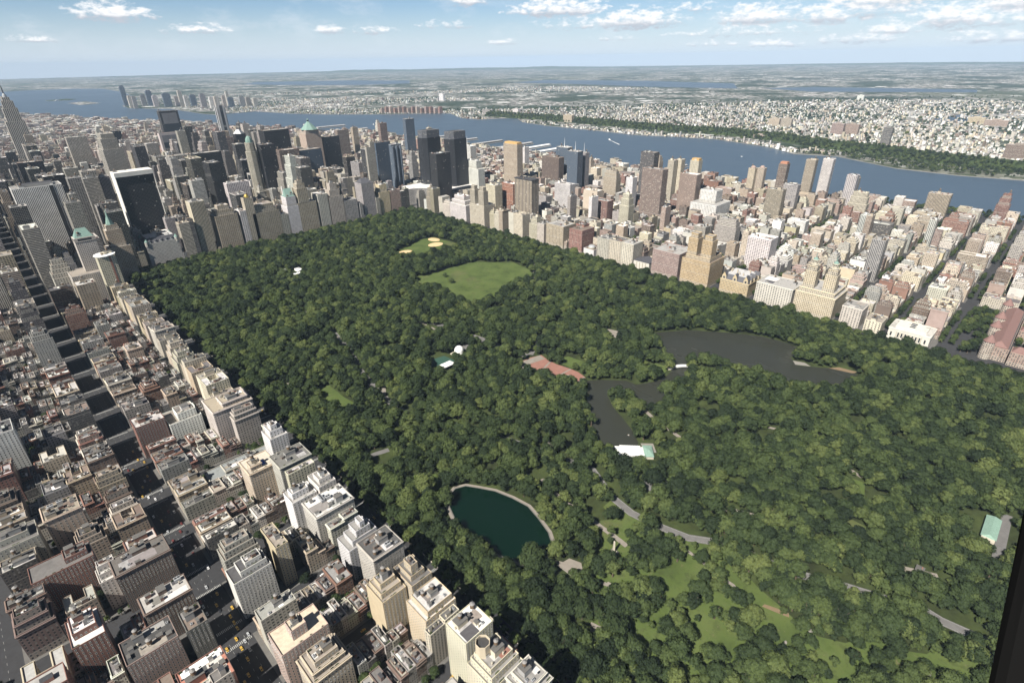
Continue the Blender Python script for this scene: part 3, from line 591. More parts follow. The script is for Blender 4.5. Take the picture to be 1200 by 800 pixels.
unit('tank_frame', lambda mb: [mb.box(x - .12, x + .12, y - .12, y + .12, 0, 2.2, 'dark_metal') for x in (-1.1, 1.1) for y in (-1.1, 1.1)] + [mb.box(-1.3, 1.3, y - .1, y + .1, 1.9, 2.19, 'dark_metal') for y in (-1.2, 1.2)])
unit('air_conditioner', lambda mb: (mb.box(-1.2, 1.2, -.8, .8, .25, 1.5, 'steel'), mb.tube(-.5, 0, 1.5, 1.65, .45, .45, 'dark_metal', n=8), mb.tube(.55, 0, 1.5, 1.65, .45, .45, 'dark_metal', n=8), mb.box(-1.2, -1, -.8, .8, 0, .25, 'dark_metal'), mb.box(1, 1.2, -.8, .8, 0, .25, 'dark_metal')))
unit('skylight', lambda mb: (mb.box(-1, 1, -.7, .7, 0, .4, 'steel'), groof(mb, -1, 1, -.7, .7, .41, .95, 'glass_dark', hip=.3)))
unit('cooling_tower', lambda mb: (mb.box(-2.5, 2.5, -2, 2, .6, 3.6, 'steel'), mb.tube(-1.2, 0, 3.6, 4.1, .9, 1.0, 'dark_metal', n=10), mb.tube(1.2, 0, 3.6, 4.1, .9, 1.0, 'dark_metal', n=10), mb.box(-2.3, 2.3, -1.8, 1.8, 0, .6, 'dark_metal')))
unit('roof_garden', lambda mb: (mb.box(-1, 1, -.5, .5, 0, .12, 'wood_tank'), ))
unit('window', lambda mb: (mb.box(-.72, .72, 0, .10, -.16, -.02, 'limestone', bottom=True), mb.box(-.62, -.52, 0, .06, 0, 1.75, 'white_paint'), mb.box(.52, .62, 0, .06, 0, 1.75, 'white_paint'), mb.box(-.52, .52, 0, .06, 1.65, 1.75, 'white_paint'), mb.box(-.52, .52, 0, .05, .82, .9, 'white_paint')))
unit('pane', lambda mb: mb.face([(-.52, .02, 0), (-.52, .02, 1.65), (.52, .02, 1.65), (.52, .02, 0)], 'glass_dark'))
def shrub():
    g2 = np.random.default_rng(5); V, F = [], []
    for k in range(150):
        p = g2.normal(size=3); p /= np.linalg.norm(p); q2 = np.array([p[0] * 1.0, p[1] * .55, abs(p[2]) * 1.3 + .1]) * g2.uniform(.6, 1); n = g2.normal(size=3); u = np.cross(n, p); u /= np.linalg.norm(u) + 1e-6; w = np.cross(u, p); s = .2
        i = len(V); V += [tuple(map(float, q2 + u * s + w * s)), tuple(map(float, q2 - u * s + w * s)), tuple(map(float, q2 - u * s - w * s)), tuple(map(float, q2 + u * s - w * s))]; F.append((i, i + 1, i + 2, i + 3))
    me = bpy.data.meshes.new('shrubs'); me.from_pydata(V, [], F); me.materials.append(MAT['leaves']); UNIT['shrubs'] = me
shrub()
def piece(r, name, key, x, y, z, sx=1, sy=1, sz=1, rot=0):
    o = bpy.data.objects.new(name, UNIT[key]); o.location = (x, y, z); o.scale = (sx, sy, sz); o.rotation_euler = (0, 0, rot); return link(o, r)
def tank(r, x, y, z, s=1, full=True):
    b_ = piece(r, 'water_tank', 'barrel', x, y, z, s, s, s)
    piece(b_, 'tank_roof', 'tank_roof', 0, 0, 0)
    if full: piece(b_, 'tank_frame', 'tank_frame', 0, 0, 0)
def clutter(r, x0, x1, y0, y1, z, lvl, tkey, r2, big=False):
    """stair heads, tanks, chimneys and machines on one roof (local coordinates). lvl: 0 far, 1 middle, 2 near"""
    w, d = x1 - x0, y1 - y0; feats = []
    if min(w, d) < 3.5: return feats
    tk = tkey if tkey in 'CTRGWB' else 'G'
    rx = lambda m: r2.uniform(x0 + min(m, w / 2), x1 - min(m, w / 2)); ry = lambda m: r2.uniform(y0 + min(m, d / 2), y1 - min(m, d / 2))
    spots = []
    def free(x, y, rr):
        for a, b_, c_ in spots:
            if abs(a - x) < c_ + rr and abs(b_ - y) < c_ + rr: return False
        spots.append((x, y, rr)); return True
    if big and w > 9 and d > 9:
        bw, bd, bh = min(w * .45, r2.uniform(6, 14)), min(d * .45, r2.uniform(5, 9)), r2.uniform(3.5, 7); x, y = rx(bw / 2 + 1), ry(bd / 2 + 1)
        piece(r, 'roof_bulkhead', 'bulkhead' + tk, x, y, z, bw, bd, bh); spots.append((x, y, max(bw, bd) / 2)); feats.append('bulkhead')
        if r2.random() < .8: tank(r, x, y, z + bh * 1.03, r2.uniform(.8, 1.1), lvl > 0); feats.append('water tank')
    if lvl > 0:
        for k in range(1 + lvl):
            pw, pd = w * r2.uniform(.2, .55), d * r2.uniform(.2, .5); x, y = r2.uniform(x0, x1 - pw), r2.uniform(y0, y1 - pd); t = vary(r2.choice(ROOFT), r2, .2)
            mb = MB(); zz = .04 + .03 * k; mb.box(x, x + pw, y, y + pd, z + .005, z + zz, 'roofing', t); mb.build('roof_deck', r)
    nb = {0: 1, 1: 2, 2: 5}[lvl]
    for k in range(nb):
        bw, bd = min(w * .35, r2.uniform(2.2, 4.5)), min(d * .35, r2.uniform(2.5, 4.5)); x, y = rx(bw / 2 + .8), ry(bd / 2 + .8)
        if free(x, y, max(bw, bd) / 2): piece(r, 'roof_bulkhead', 'bulkhead' + r2.choice(tk + tk + 'GBRW'), x, y, z, bw, bd, r2.uniform(2.4, 3.6))
    if lvl == 0: return feats
    if r2.random() < (.6 if big else .12):
        x, y = rx(2.6), ry(2.6)
        if free(x, y, 2.2): tank(r, x, y, z, r2.uniform(.8, 1.1), True); feats.append('water tank')
    for k in range(r2.randrange(2, 4 + 2 * lvl) if lvl < 2 else r2.randrange(6, 13)):
        c_ = r2.random()
        if c_ < .35:
            x, y = rx(1.4), ry(1.4)
            if free(x, y, 1.3): piece(r, 'air_conditioner', 'air_conditioner', x, y, z, rot=r2.choice((0, 1.571)))
        elif c_ < .55:
            x, y = rx(1.3), ry(1.3)
            if free(x, y, 1.1): piece(r, 'skylight', 'skylight', x, y, z); feats.append('skylight')
        elif c_ < .85:
            x, y = rx(.8), ry(.8)
            if free(x, y, .7): piece(r, 'chimney', 'chimney' + tk, x, y, z, .9, r2.uniform(.9, 1.8), r2.uniform(1.8, 3.2)); feats.append('chimney')
        elif big:
            x, y = rx(3), ry(3)
            if free(x, y, 2.6): piece(r, 'cooling_tower', 'cooling_tower', x, y, z, rot=r2.choice((0, 1.571))); feats.append('cooling tower')
    if lvl == 2 and r2.random() < .4:
        for k in range(r2.randrange(2, 6)):
            x = rx(1.2); y = y0 + .9 if r2.random() < .5 else y1 - .9
            piece(r, 'planter_shrubs', 'shrubs', x, y, z, r2.uniform(.8, 1.6), 1, r2.uniform(.8, 1.3))
        feats.append('planted terrace')
    return feats
def add_windows(r, wins):
    """each window a part with its pane; past a hundred, one joint part"""
    ms = wins[:100]
    for (x, y, z, ro) in ms:
        w = bpy.data.objects.new('window', UNIT['window']); w.location = (x, y, z); w.rotation_euler = (0, 0, ro); link(w, r)
        piece(w, 'pane', 'pane', 0, 0, 0)
    if len(wins) > 100:
        mb = MB()
        for (x, y, z, ro) in wins[100:]:
            c_, s_ = math.cos(ro), math.sin(ro)
            def T(a, b_, h): return (x + a * c_ - b_ * s_, y + a * s_ + b_ * c_, z + h)
            mb.face([T(.52, .02, 0), T(-.52, .02, 0), T(-.52, .02, 1.65), T(.52, .02, 1.65)], 'glass_dark')
            for a0, a1, z0, z1 in ((-.62, -.52, 0, 1.75), (.52, .62, 0, 1.75), (-.52, .52, 1.65, 1.75), (-.52, .52, .82, .9), (-.72, .72, -.16, -.02)):
                mb.face([T(a1, .06, z0), T(a0, .06, z0), T(a0, .06, z1), T(a1, .06, z1)], 'limestone' if z1 < 0 else 'white_paint')
        o = mb.build('window', r); o['kind'] = 'stuff'
OCC = []
def taken(x0, x1, y0, y1, m=1.0):
    return any(x0 < b_ + m and x1 > a - m and y0 < d + m and y1 > c_ - m for a, b_, c_, d in OCC)
NEARW = []     # (share, root, wall faces) for which real windows are modelled
def make_building(name, label, cat, tiers, style, tkey, r2, group=None, lvl=1, cornice=False, bay=3.3, fl=3.3, plain=(), rt=None, big=True, tint=None, winparts=False, faces=None, deco=True):
    """tiers: [(outline in world xy, z0, z1)]. Returns the root and what stands on its roof"""
    xs = [p[0] for p in tiers[0][0]]; ys = [p[1] for p in tiers[0][0]]; cx, cy = (min(xs) + max(xs)) / 2, (min(ys) + max(ys)) / 2
    r = root(name, label, cat, (cx, cy, 0.15), group); tint = tint or vary(TINT[tkey], r2); rt = rt or r2.choice(ROOFT)
    mb, rf = MB(), MB(); feats = []; wins = []; roofs = [rf]
    for k, (p, z0, z1) in enumerate(tiers):
        q2 = ccw([(x - cx, y - cy) for x, y in p]); pl = plain if k == 0 else ()
        if k: rf = MB(); roofs.append(rf)
        if winparts:
            nonw = [i for i in range(len(q2))]
            tier(mb, rf, q2, z0, z1, style, tint, rt, plain=nonw, bay=bay, fl=fl)
            for i in range(len(q2)):
                if i in pl: continue
                a, b_ = Vector(q2[i]), Vector(q2[(i + 1) % len(q2)]); e = b_ - a; L_ = e.length; e.normalize(); nn = Vector((e.y, -e.x))
                if nn.x * (CAM[0] - cx) + nn.y * (CAM[1] - cy) < 5: continue
                nb, nf = int(L_ // bay), int((z1 - z0) // fl)
                for f_ in range(nf):
                    for b2 in range(nb):
                        q3 = a + e * ((b2 + .5) * L_ / nb) + nn * .01
                        wins.append((q3.x, q3.y, z0 + (z1 - z0) * (f_ + .28) / nf, math.atan2(nn.y, nn.x) - math.pi / 2))
        else: tier(mb, rf, q2, z0, z1, style, tint, rt, plain=pl, bay=bay, fl=fl, faces=faces)
    mb.build('wall', r); [f_.build('roof', r) for f_ in roofs]
    if cornice:
        cm = MB()
        for k, (p, z0, z1) in enumerate(tiers[:2]):
            q2 = [(x - cx, y - cy) for x, y in p]; ring(cm, q2, z1 - .9, z1 + .1, .7, 'plain', tuple(min(.8, c * 1.15) for c in tint))
        cm.build('cornice', r)
    if winparts:
        wins.sort(key=lambda w: -w[2]); add_windows(r, wins)
    if deco:
        for k, (p, z0, z1) in enumerate(tiers):
            last = k == len(tiers) - 1
            qx = [x - cx for x, _ in p]; qy = [y - cy for _, y in p]
            if last: 
                if len(p) == 4: feats += clutter(r, min(qx) + .8, max(qx) - .8, min(qy) + .8, max(qy) - .8, z1, lvl, tkey, r2, big)
                else:      # courtyard plans: keep to the solid wing on the first edge
                    feats += clutter(r, min(qx) + .8, max(qx) - .8, max(qy) - 8, max(qy) - .8, z1, lvl, tkey, r2, big)
    return r, feats
def inset(x0, x1, y0, y1, d): return rect(x0 + d[0], x1 - d[1], y0 + d[2], y1 - d[3])
def occ(x0, x1, y0, y1): OCC.append((x0, x1, y0, y1))
# ------------------------------------------------------------------ landmark buildings, each where it stands
R2 = random.Random(21)
def lm(name, label, cat, x0, x1, y0, y1, h, style, tk, pod=None, top=None, bay=3.2, cornice=False, tint=None, group=None, lvl=1, faces=None, rt=None, steps=None, **k):
    t = []
    if pod: t.append((rect(x0 - pod[0], x1 + pod[1], y0 - pod[2], y1 + pod[3]), 0, pod[4])); occ(x0 - pod[0], x1 + pod[1], y0 - pod[2], y1 + pod[3])
    else: occ(x0, x1, y0, y1)
    z = pod[4] if pod else 0
    for d, zz in (steps or []): t.append((inset(x0, x1, y0, y1, (d, d, d, d)) if not isinstance(d, tuple) else inset(x0, x1, y0, y1, d), z, zz)); z = zz
    if not steps: t.append((rect(x0, x1, y0, y1), z, h))
    r, f = make_building(name, label, cat, t, style, tk, R2, group, lvl, cornice, bay, 3.4, tint=tint, faces=faces, rt=rt, **k)
    cx, cy = r.location.x, r.location.y
    return r, (x0 - cx, x1 - cx, y0 - cy, y1 - cy)
def add(r, name, fn):
    mb = MB(); fn(mb); return mb.build(name, r)
# white striped slab and neighbours south of the park
r, b = lm('office_tower', 'broad white slab tower of narrow vertical stripes with one dark band', 'office tower', 51, 138, -106, -61, 215, 'stripe', 'W', bay=3.0, tint=(.84, .83, .80))
add(r, 'dark_band', lambda mb: mb.box(b[0] + (b[1] - b[0]) * .18, b[0] + (b[1] - b[0]) * .26, b[3] + .02, b[3] + .6, 20, 215, 'dark_metal')); add(r, 'plant_room', lambda mb: mb.box(-30, 30, -12, 12, 215.01, 221, 'plain', TINT['G'], top='tarpaper'))
r, b = lm('office_tower', 'sloping black glass tower framed by white travertine sides', 'office tower', -145, -63, -169, -134, 210, 'curtain', 'D', tint=(.05, .05, .05), pod=(0, 0, 14, 14, 14))
add(r, 'white_side', lambda mb: (mb.box(b[0] - 1.2, b[0], b[2] - 3, b[3] + 3, 0, 213, 'plain', (.75, .73, .68)), mb.box(b[1], b[1] + 1.2, b[2] - 3, b[3] + 3, 0, 213, 'plain', (.75, .73, .68))))
add(r, 'white_crown', lambda mb: mb.box(b[0] - 1.3, b[1] + 1.3, b[2] - 3, b[3] + 3.1, 203, 213.4, 'plain', (.75, .73, .68), top='roofing'))
r, b = lm('hotel', 'tall limestone hotel tower with green copper mansard roof at the park corner', 'hotel', 51, 86, 120, 145, 150, 'punched', 'L', pod=(14, 28, 12, 20, 70), steps=[(0, 138)])
add(r, 'copper_roof', lambda mb: groof(mb, b[0] + 2, b[1] - 2, b[2] + 2, b[3] - 2, 139.2, 156, 'copper_green', hip=7)); add(r, 'dormer_band', lambda mb: mb.box(b[0] - .5, b[1] + .5, b[2] - .5, b[3] + .5, 131, 138.9, 'paired', vary(TINT['L'], R2)))
r, b = lm('hotel', 'slender tan tower with stepped top and thin green spire', 'hotel', -15, 16, 6, 31, 128, 'punched', 'T', pod=(6, 8, 6, 6, 80), steps=[(0, 118), (4, 128)])
add(r, 'spire', lambda mb: (mb.tube(0, 0, 129.3, 146, 8, 3, 'copper_green', n=8), mb.tube(0, 0, 146, 164, 2.6, .2, 'copper_green', n=8)))
r, b = lm('apartment_tower', 'cream apartment tower with rounded white roof slab and one red stripe', 'apartment tower', 37, 67, 177, 207, 108, 'wide', 'C')
add(r, 'roof_slab', lambda mb: (mb.tube(0, 0, 109.2, 110.5, 19, 19, 'white_paint', n=12), mb.tube(0, 0, 110.5, 114, 6, 6, 'plain', (.5, .45, .35), n=8))); add(r, 'corner_stripe', lambda mb: mb.box(b[0] + 8, b[0] + 11, b[3] + .02, b[3] + .5, 0, 108, 'brick_red'))
LMS = [
 ('office_tower', 'wide black glass tower rising right behind the white striped slab', 14, 59, -328, -293, 202, 'curtain', 'D', {}),
 ('office_tower', 'dark bronze slab tower behind the roofs over the black glass tower', 7, 69, -777, -737, 189, 'curtain', 'N', {}),
 ('office_tower', 'dark grey narrow tower at the far edge beside the white striped slab', 121, 152, -498, -458, 180, 'curtain', 'N', {}),
 ('office_tower', 'black low slab tower in front of the tallest spired tower', 43, 92, -1377, -1337, 147, 'ribbon', 'D', {}),
 ('office_tower', 'pale grey gridded tower between striped slab and sloping black tower', -11, 18, -273, -243, 198, 'grid', 'G', {}),
 ('office_tower', 'grey gridded tower with white edge right behind the pale gridded tower', -67, -33, -429, -394, 190, 'grid', 'K', {}),
 ('office_tower', 'narrow grey tower squeezed beside the sloping black tower top', -95, -70, -434, -404, 170, 'stripe', 'K', {}),
 ('office_tower', 'broad grey gridded tower with white edges standing before the river mouth', -205, -139, -1327, -1292, 200, 'grid', 'K', {}),
 ('office_tower', 'tall slim tan setback tower beside the tallest spired tower', -52, -26, -1419, -1399, 212, 'stripe', 'T', dict(pod=(10, 10, 10, 10, 90))),
 ('office_tower', 'black framed slab with grey face standing alone before the river', -746, -655, -2033, -1993, 229, 'curtain', 'N', {}),
 ('office_tower', 'blank grey concrete slab tower before the black framed slab', -706, -559, -1741, -1711, 148, 'plain', 'K', dict(bay=4)),
 ('office_tower', 'big dark bronze slab tower two rows behind the park hotels', -433, -352, -531, -491, 191, 'curtain', 'D', {}),
 ('office_tower', 'grey gridded tower with flat top behind the dark bronze slab', -379, -301, -625, -585, 180, 'grid', 'G', {}),
 ('office_tower', 'low pale tower with dark vertical slits on its top', -335, -253, -932, -892, 150, 'stripe', 'K', dict(bay=6)),
 ('office_tower', 'thin grey tower left of the pale striped pair', -312, -282, -1149, -1119, 190, 'stripe', 'G', {}),
 ('office_tower', 'pale striped tower with three dark slits, nearer of the pair', -336, -307, -1014, -984, 180, 'stripe', 'K', dict(bay=7)),
 ('office_tower', 'smooth grey tower with brown side beside the pale striped pair', -359, -320, -950, -920, 190, 'stripe', 'K', {}),
 ('office_tower', 'low grey box behind the sloping black tower', -329, -269, -627, -597, 110, 'ribbon', 'G', {}),
 ('office_tower', 'tan slab with ribbed crown before the thin masted tower', -748, -670, -1346, -1306, 170, 'stripe', 'T', dict(bay=6)),
 ('office_tower', 'brown gridded slab tower in the middle of the skyline', -706, -635, -1187, -1147, 160, 'grid', 'B', {}),
 ('office_tower', 'dark tower with faceted pale glass hat', -763, -719, -1184, -1149, 170, 'curtain', 'D', {}),
 ('hotel', 'pale grey plain slab hotel behind the hotel row by the park', -393, -330, -217, -192, 140, 'grid', 'W', {}),
 ('office_tower', 'wide black slab tower right of the octagonal domed tower', -718, -626, -645, -595, 229, 'curtain', 'D', {}),
 ('office_tower', 'brown slab tower in front of the wide black slab', -701, -628, -541, -501, 170, 'ribbon', 'B', {}),
 ('office_tower', 'dark blue glass slab below the copper pyramid tower', -793, -708, -554, -514, 160, 'bluecurtain', 'N', {}),
 ('office_tower', 'dark slim tower right of the copper pyramid tower', -1035, -966, -848, -818, 160, 'curtain', 'D', {}),
 ('apartment_tower', 'brown stepped tower near the river behind the dark slim tower', -1242, -1181, -1132, -1102, 150, 'wide', 'B', {}),
 ('apartment_tower', 'thin pale tower standing alone before the river', -1319, -1289, -1164, -1144, 150, 'wide', 'T', {}),
 ('office_tower', 'dark green faceted glass tower left of the black twin towers', -935, -875, -298, -263, 190, 'bluecurtain', 'N', {}),
 ('apartment_tower', 'silver glass tower with rounded bays left of the black twin towers', -972, -928, -279, -249, 180, 'bluecurtain', 'G', dict(tint=(.5, .53, .55))),
 ('apartment_tower', 'slender blue grey tower near the river behind the black twin towers', -1575, -1521, -1036, -1011, 180, 'bluecurtain', 'G', {}),
 ('apartment_tower', 'brown brick tower with set back crown left of the slender blue grey tower', -1536, -1493, -1237, -1212, 150, 'punched', 'B', {}),
 ('hotel', 'grey striped hotel with bright cream side wall by the park row', -212, -178, -50, -15, 140, 'stripe', 'G', dict(faces={1: 'plain'}, tint=(.52, .47, .36))),
 ('hotel', 'tan stepped hotel with cluttered roof next along the park row', -283, -227, -55, -15, 119, 'punched', 'T', dict(steps=[(0, 95), ((6, 6, 5, 4), 108), ((14, 14, 10, 8), 119)])),
 ('apartment_building', 'white narrow building squeezed in the park row', -306, -290, -50, -15, 98, 'punched', 'W', {}),
 ('apartment_tower', 'slim cream tower with small gold dome in the park row', -330, -307, -35, -15, 128, 'punched', 'C', {}),
 ('hotel', 'wide tan hotel of many steps in the middle of the park row', -394, -321, -68, -15, 104, 'punched', 'T', dict(steps=[(0, 84), ((4, 4, 3, 3), 92), ((10, 10, 6, 6), 104)])),
 ('hotel', 'grey low hotel right of the white copper roofed tower', -416, -395, -55, -15, 69, 'punched', 'L', {}),
 ('hotel', 'ornate tan hotel tower with stepped round crown in the park row', -485, -454, -45, -15, 150, 'punched', 'T', dict(pod=(20, 4, 10, 0, 90), steps=[(0, 130), (4, 142), (8, 150)])),
 ('apartment_building', 'white stone block with shadowed side in the park row', -542, -512, -55, -15, 105, 'punched', 'L', {}),
 ('apartment_building', 'grey stone block with round stepped turret in the park row', -590, -546, -50, -15, 128, 'punched', 'L', dict(steps=[(0, 92), ((6, 6, 4, 4), 110), ((12, 12, 8, 8), 128)])),
 ('apartment_building', 'curved corner grey apartment block by the round stepped turret', -636, -592, -55, -15, 73, 'wide', 'G', {}),
 ('apartment_building', 'grey mansard topped block toward the circle end of the park row', -699, -657, -55, -15, 114, 'punched', 'G', {}),
 ('apartment_building', 'orange tan stepped block toward the circle end of the park row', -753, -715, -45, -15, 100, 'punched', 'Y', dict(steps=[(0, 78), ((6, 6, 4, 4), 100)])),
 ('apartment_building', 'last tan block of the park row before the circle', -792, -757, -45, -15, 77, 'punched', 'P', {}),
 ('hotel', 'black brown slab tower at the corner of the circle', -962, -905, 8, 43, 178, 'curtain', 'N', {}),
 ('apartment_building', 'white rounded apartment block with stepped roof at the near park corner', -900, -860, 154, 232, 74, 'wide', 'W', dict(steps=[(0, 50), ((4, 4, 8, 8), 62), ((8, 8, 16, 16), 74)])),
 ('apartment_tower', 'tall white slab with thin antenna right of the black twin towers', -1258, -1228, -237, -165, 150, 'wide', 'W', {}),
 ('apartment_tower', 'big white stepped apartment tower behind the white rounded block', -1123, -1093, -53, 30, 130, 'wide', 'W', dict(steps=[(0, 104), ((3, 3, 12, 12), 130)])),
 ('apartment_tower', 'cream slab tower behind the twin capped white block', -984, -954, 221, 264, 100, 'wide', 'C', {}),
 ('apartment_tower', 'orange red brick slab behind the white stepped tower', -1036, -1006, 240, 290, 100, 'wide', 'R', dict(tint=(.36, .17, .11))),
 ('apartment_tower', 'brown tower with cream vertical stripes behind the park front row', -981, -951, 353, 422, 135, 'stripe', 'B', dict(tint=(.42, .36, .28), bay=6)),
 ('apartment_tower', 'tall tan gold crowned tower above the west side roofs', -1350, -1320, -77, -3, 160, 'wide', 'T', {}),
 ('apartment_building', 'tan park front block with deep light court, first before the red one', -910, -860, 561, 621, 57, 'punched', 'T', {}),
 ('apartment_building', 'red brick park front block left of the small domed church', -910, -860, 641, 683, 58, 'punched', 'R', {}),
 ('apartment_building', 'grey cream park front block right of the small domed church', -900, -860, 731, 766, 53, 'punched', 'L', {}),
 ('apartment_building', 'cream park front block with dark roof between two grey ones', -900, -860, 767, 801, 54, 'punched', 'C', {}),
 ('apartment_building', 'pale grey park front block beside the columned temple', -900, -860, 802, 836, 55, 'punched', 'L', {}),
 ('apartment_building', 'wide red brown park front block right of the columned temple', -925, -860, 888, 955, 57, 'punched', 'P', dict(bay=3)),
 ('apartment_building', 'white brick slab apartment block right behind the gabled roof block', -1079, -1039, 1025, 1078, 75, 'wide', 'W', {}),
 ('apartment_building', 'white park front block with arched top floor and balconies', -915, -860, 1130, 1200, 42, 'punched', 'L', dict(tint=(.58, .56, .5), cornice=True)),
 ('apartment_building', 'pale pink park front block right of the twin temple towers', -900, -860, 1289, 1322, 37, 'punched', 'L', dict(tint=(.54, .5, .45), cornice=True)),
 ('apartment_building', 'low cream park front block before the tree lined side street', -898, -860, 1330, 1356, 22, 'punched', 'C', {}),
 ('apartment_tower', 'big brown tower of stacked balconies on red brick podium', -1288, -1258, 588, 658, 150, 'ribbon', 'P', dict(pod=(30, 10, 30, 30, 22))),
 ('apartment_tower', 'dark bronze tower behind the big balcony tower', -1467, -1437, 463, 515, 165, 'ribbon', 'N', {}),
 ('apartment_tower', 'cream riverside tower, first of a close pair', -1508, -1483, 541, 563, 140, 'punched', 'C', {}),
 ('apartment_tower', 'cream riverside tower, second of a close pair', -1537, -1512, 549, 574, 140, 'punched', 'C', {}),
 ('apartment_tower', 'cream riverside tower with orange crown apart from the pair', -1554, -1529, 596, 627, 140, 'punched', 'C', {}),
 ('apartment_tower', 'brown corrugated tower right of the big balcony tower', -1386, -1356, 660, 716, 130, 'stripe', 'P', {}),
 ('apartment_tower', 'bright white blocky tower with lower white wing', -1403, -1363, 730, 781, 90, 'wide', 'W', dict(pod=(20, 30, 12, 20, 55), tint=(.74, .74, .72))),
 ('office_building', 'red brick flat topped office block behind the park front row', -1148, -1118, 506, 569, 70, 'grid', 'R', {}),
 ('apartment_tower', 'pale yellow slab behind the red brick office block', -1201, -1171, 437, 491, 80, 'plain', 'C', {}),
 ('apartment_tower', 'white slender tower left of the big balcony tower', -1309, -1284, 516, 541, 110, 'wide', 'W', {}),
 ('apartment_tower', 'blue glass tower by the river left of the antenna tower', -1520, -1490, 44, 101, 140, 'bluecurtain', 'G', {}),
 ('apartment_tower', 'grey glass tower with white spire antenna by the river', -1408, -1378, 194, 242, 150, 'bluecurtain', 'G', {}),
 ('apartment_tower', 'purple grey slim tower right of the antenna tower', -1450, -1425, 207, 239, 140, 'stripe', 'G', {}),
 ('apartment_tower', 'brown ribbed twin shafted tower left of the blue glass tower', -1459, -1429, 24, 111, 110, 'stripe', 'B', {}),
 ('apartment_tower', 'bright white balcony tower before the rail yard roofs', -1179, -1154, 332, 397, 90, 'wide', 'W', {}),
 ('apartment_tower', 'cream round topped riverside tower, left of two alike', -1703, -1683, 729, 751, 110, 'punched', 'T', {}),
 ('apartment_tower', 'cream round topped riverside tower, right of two alike', -1722, -1702, 751, 774, 110, 'punched', 'T', {}),
 ('apartment_tower', 'grey brown riverside tower with red crown', -1792, -1767, 793, 821, 120, 'punched', 'B', {}),
 ('apartment_tower', 'tall tan riverside tower left of the white edged tallest', -1839, -1814, 861, 891, 135, 'stripe', 'T', {}),
 ('apartment_tower', 'tallest riverside tower with white corner edges', -1857, -1832, 907, 938, 140, 'stripe', 'W', {}),
 ('apartment_tower', 'white riverside tower with gridded face standing last upriver', -1786, -1761, 1007, 1036, 110, 'grid', 'W', {}),
 ('apartment_tower', 'tan three shafted tower before the riverside towers', -1479, -1454, 889, 935, 100, 'stripe', 'T', {}),
 ('apartment_tower', 'grey slab tower beside the tan three shafted tower', -1595, -1570, 891, 933, 95, 'wide', 'G', {}),
 ('office_building', 'dark office block of horizontal glass bands among brick houses', -1493, -1453, 1144, 1217, 50, 'ribbon', 'N', {}),
 ('office_tower', 'concrete office tower of deep square windows at the edge of view', 181, 222, -51, -11, 95, 'grid', 'T', {}),
 ('office_building', 'dark glass box of horizontal bands below the white striped slab', 110, 143, -88, -48, 100, 'ribbon', 'N', {}),
 ('apartment_building', 'white terraced setback block beside the green mansard hotel', 104, 140, 90, 124, 95, 'punched', 'L', dict(steps=[(0, 62), ((0, 0, 0, 6), 70), ((3, 3, 0, 11), 78), ((5, 5, 0, 16), 86), ((8, 8, 3, 20), 95)])),
 ('apartment_building', 'brown brick block in front of the white terraced setback block', 119, 156, 138, 166, 52, 'punched', 'B', {}),
 ('apartment_building', 'pale brown block with dark court in front of the mansard hotel', 84, 116, 186, 216, 66, 'punched', 'T', {}),
]
for (nm, lb, x0, x1, y0, y1, h, st, tk, kw) in LMS:
    cat = {'office_tower': 'office tower', 'apartment_tower': 'apartment tower', 'apartment_building': 'apartment building', 'hotel': 'hotel', 'office_building': 'office building'}[nm]
    fc = kw.pop('faces', None)
    if 'bay' not in kw and st in ('punched', 'wide', 'grid'): kw['bay'] = 4.8
    r, b = lm(nm, lb, cat, x0, x1, y0, y1, h, st, tk, faces=fc, **kw)
    if 'gold dome' in lb: add(r, 'dome', lambda mb: dome(mb, 0, 0, 129.2, 6, 9, 'gold', n=10, m_=4))
    if 'antenna' in lb: add(r, 'antenna', lambda mb: (mb.tube(0, 0, h, h + 12, 1.2, .8, 'white_paint', n=6), mb.tube(0, 0, h + 12, h + 34, .7, .2, 'white_paint', n=6)))
    if 'black framed' in lb: add(r, 'grey_face', lambda mb: mb.box(b[0] + 10, b[1] - 10, b[3] + .02, b[3] + .5, 0, h - 9, 'ribbon', (.2, .2, .21)))
    if 'faceted pale glass hat' in lb: add(r, 'glass_hat', lambda mb: mb.tube(0, 0, h + 1.2, h + 18, 26, 8, 'steel', n=4))
    if 'round topped' in lb: add(r, 'round_top', lambda mb: dome(mb, 0, 0, h + 1.15, 8, 7, 'plain', TINT['P'], n=12, m_=4))
    if 'red crown' in lb or 'orange crown' in lb or 'gold crowned' in lb: add(r, 'crown', lambda mb: mb.box(b[0] + 3, b[1] - 3, b[2] + 3, b[3] - 3, h + .01, h + 7, 'plain', (.45, .22, .14) if 'red' in lb else (.55, .36, .15)))
    if 'cream vertical stripes' in lb: add(r, 'cornice_slab', lambda mb: mb.box(b[0] - 1.4, b[1] + 1.4, b[2] - 1.4, b[3] + 1.4, h + 1.15, h + 3, 'tarpaper'))
    if 'rounded bays' in lb: [add(r, 'bay_column', lambda mb: mb.tube(b[0] + (b[1] - b[0]) * u, b[3], 0, h - 6, 4.5, 4.5, 'bluecurtain', (.6, .62, .64), n=14)) for u in (.12, .5, .88)]
    if 'mansard topped' in lb: add(r, 'mansard', lambda mb: groof(mb, b[0] + 2, b[1] - 2, b[2] + 2, b[3] - 2, h + 1.15, h + 14, 'slate', hip=9))
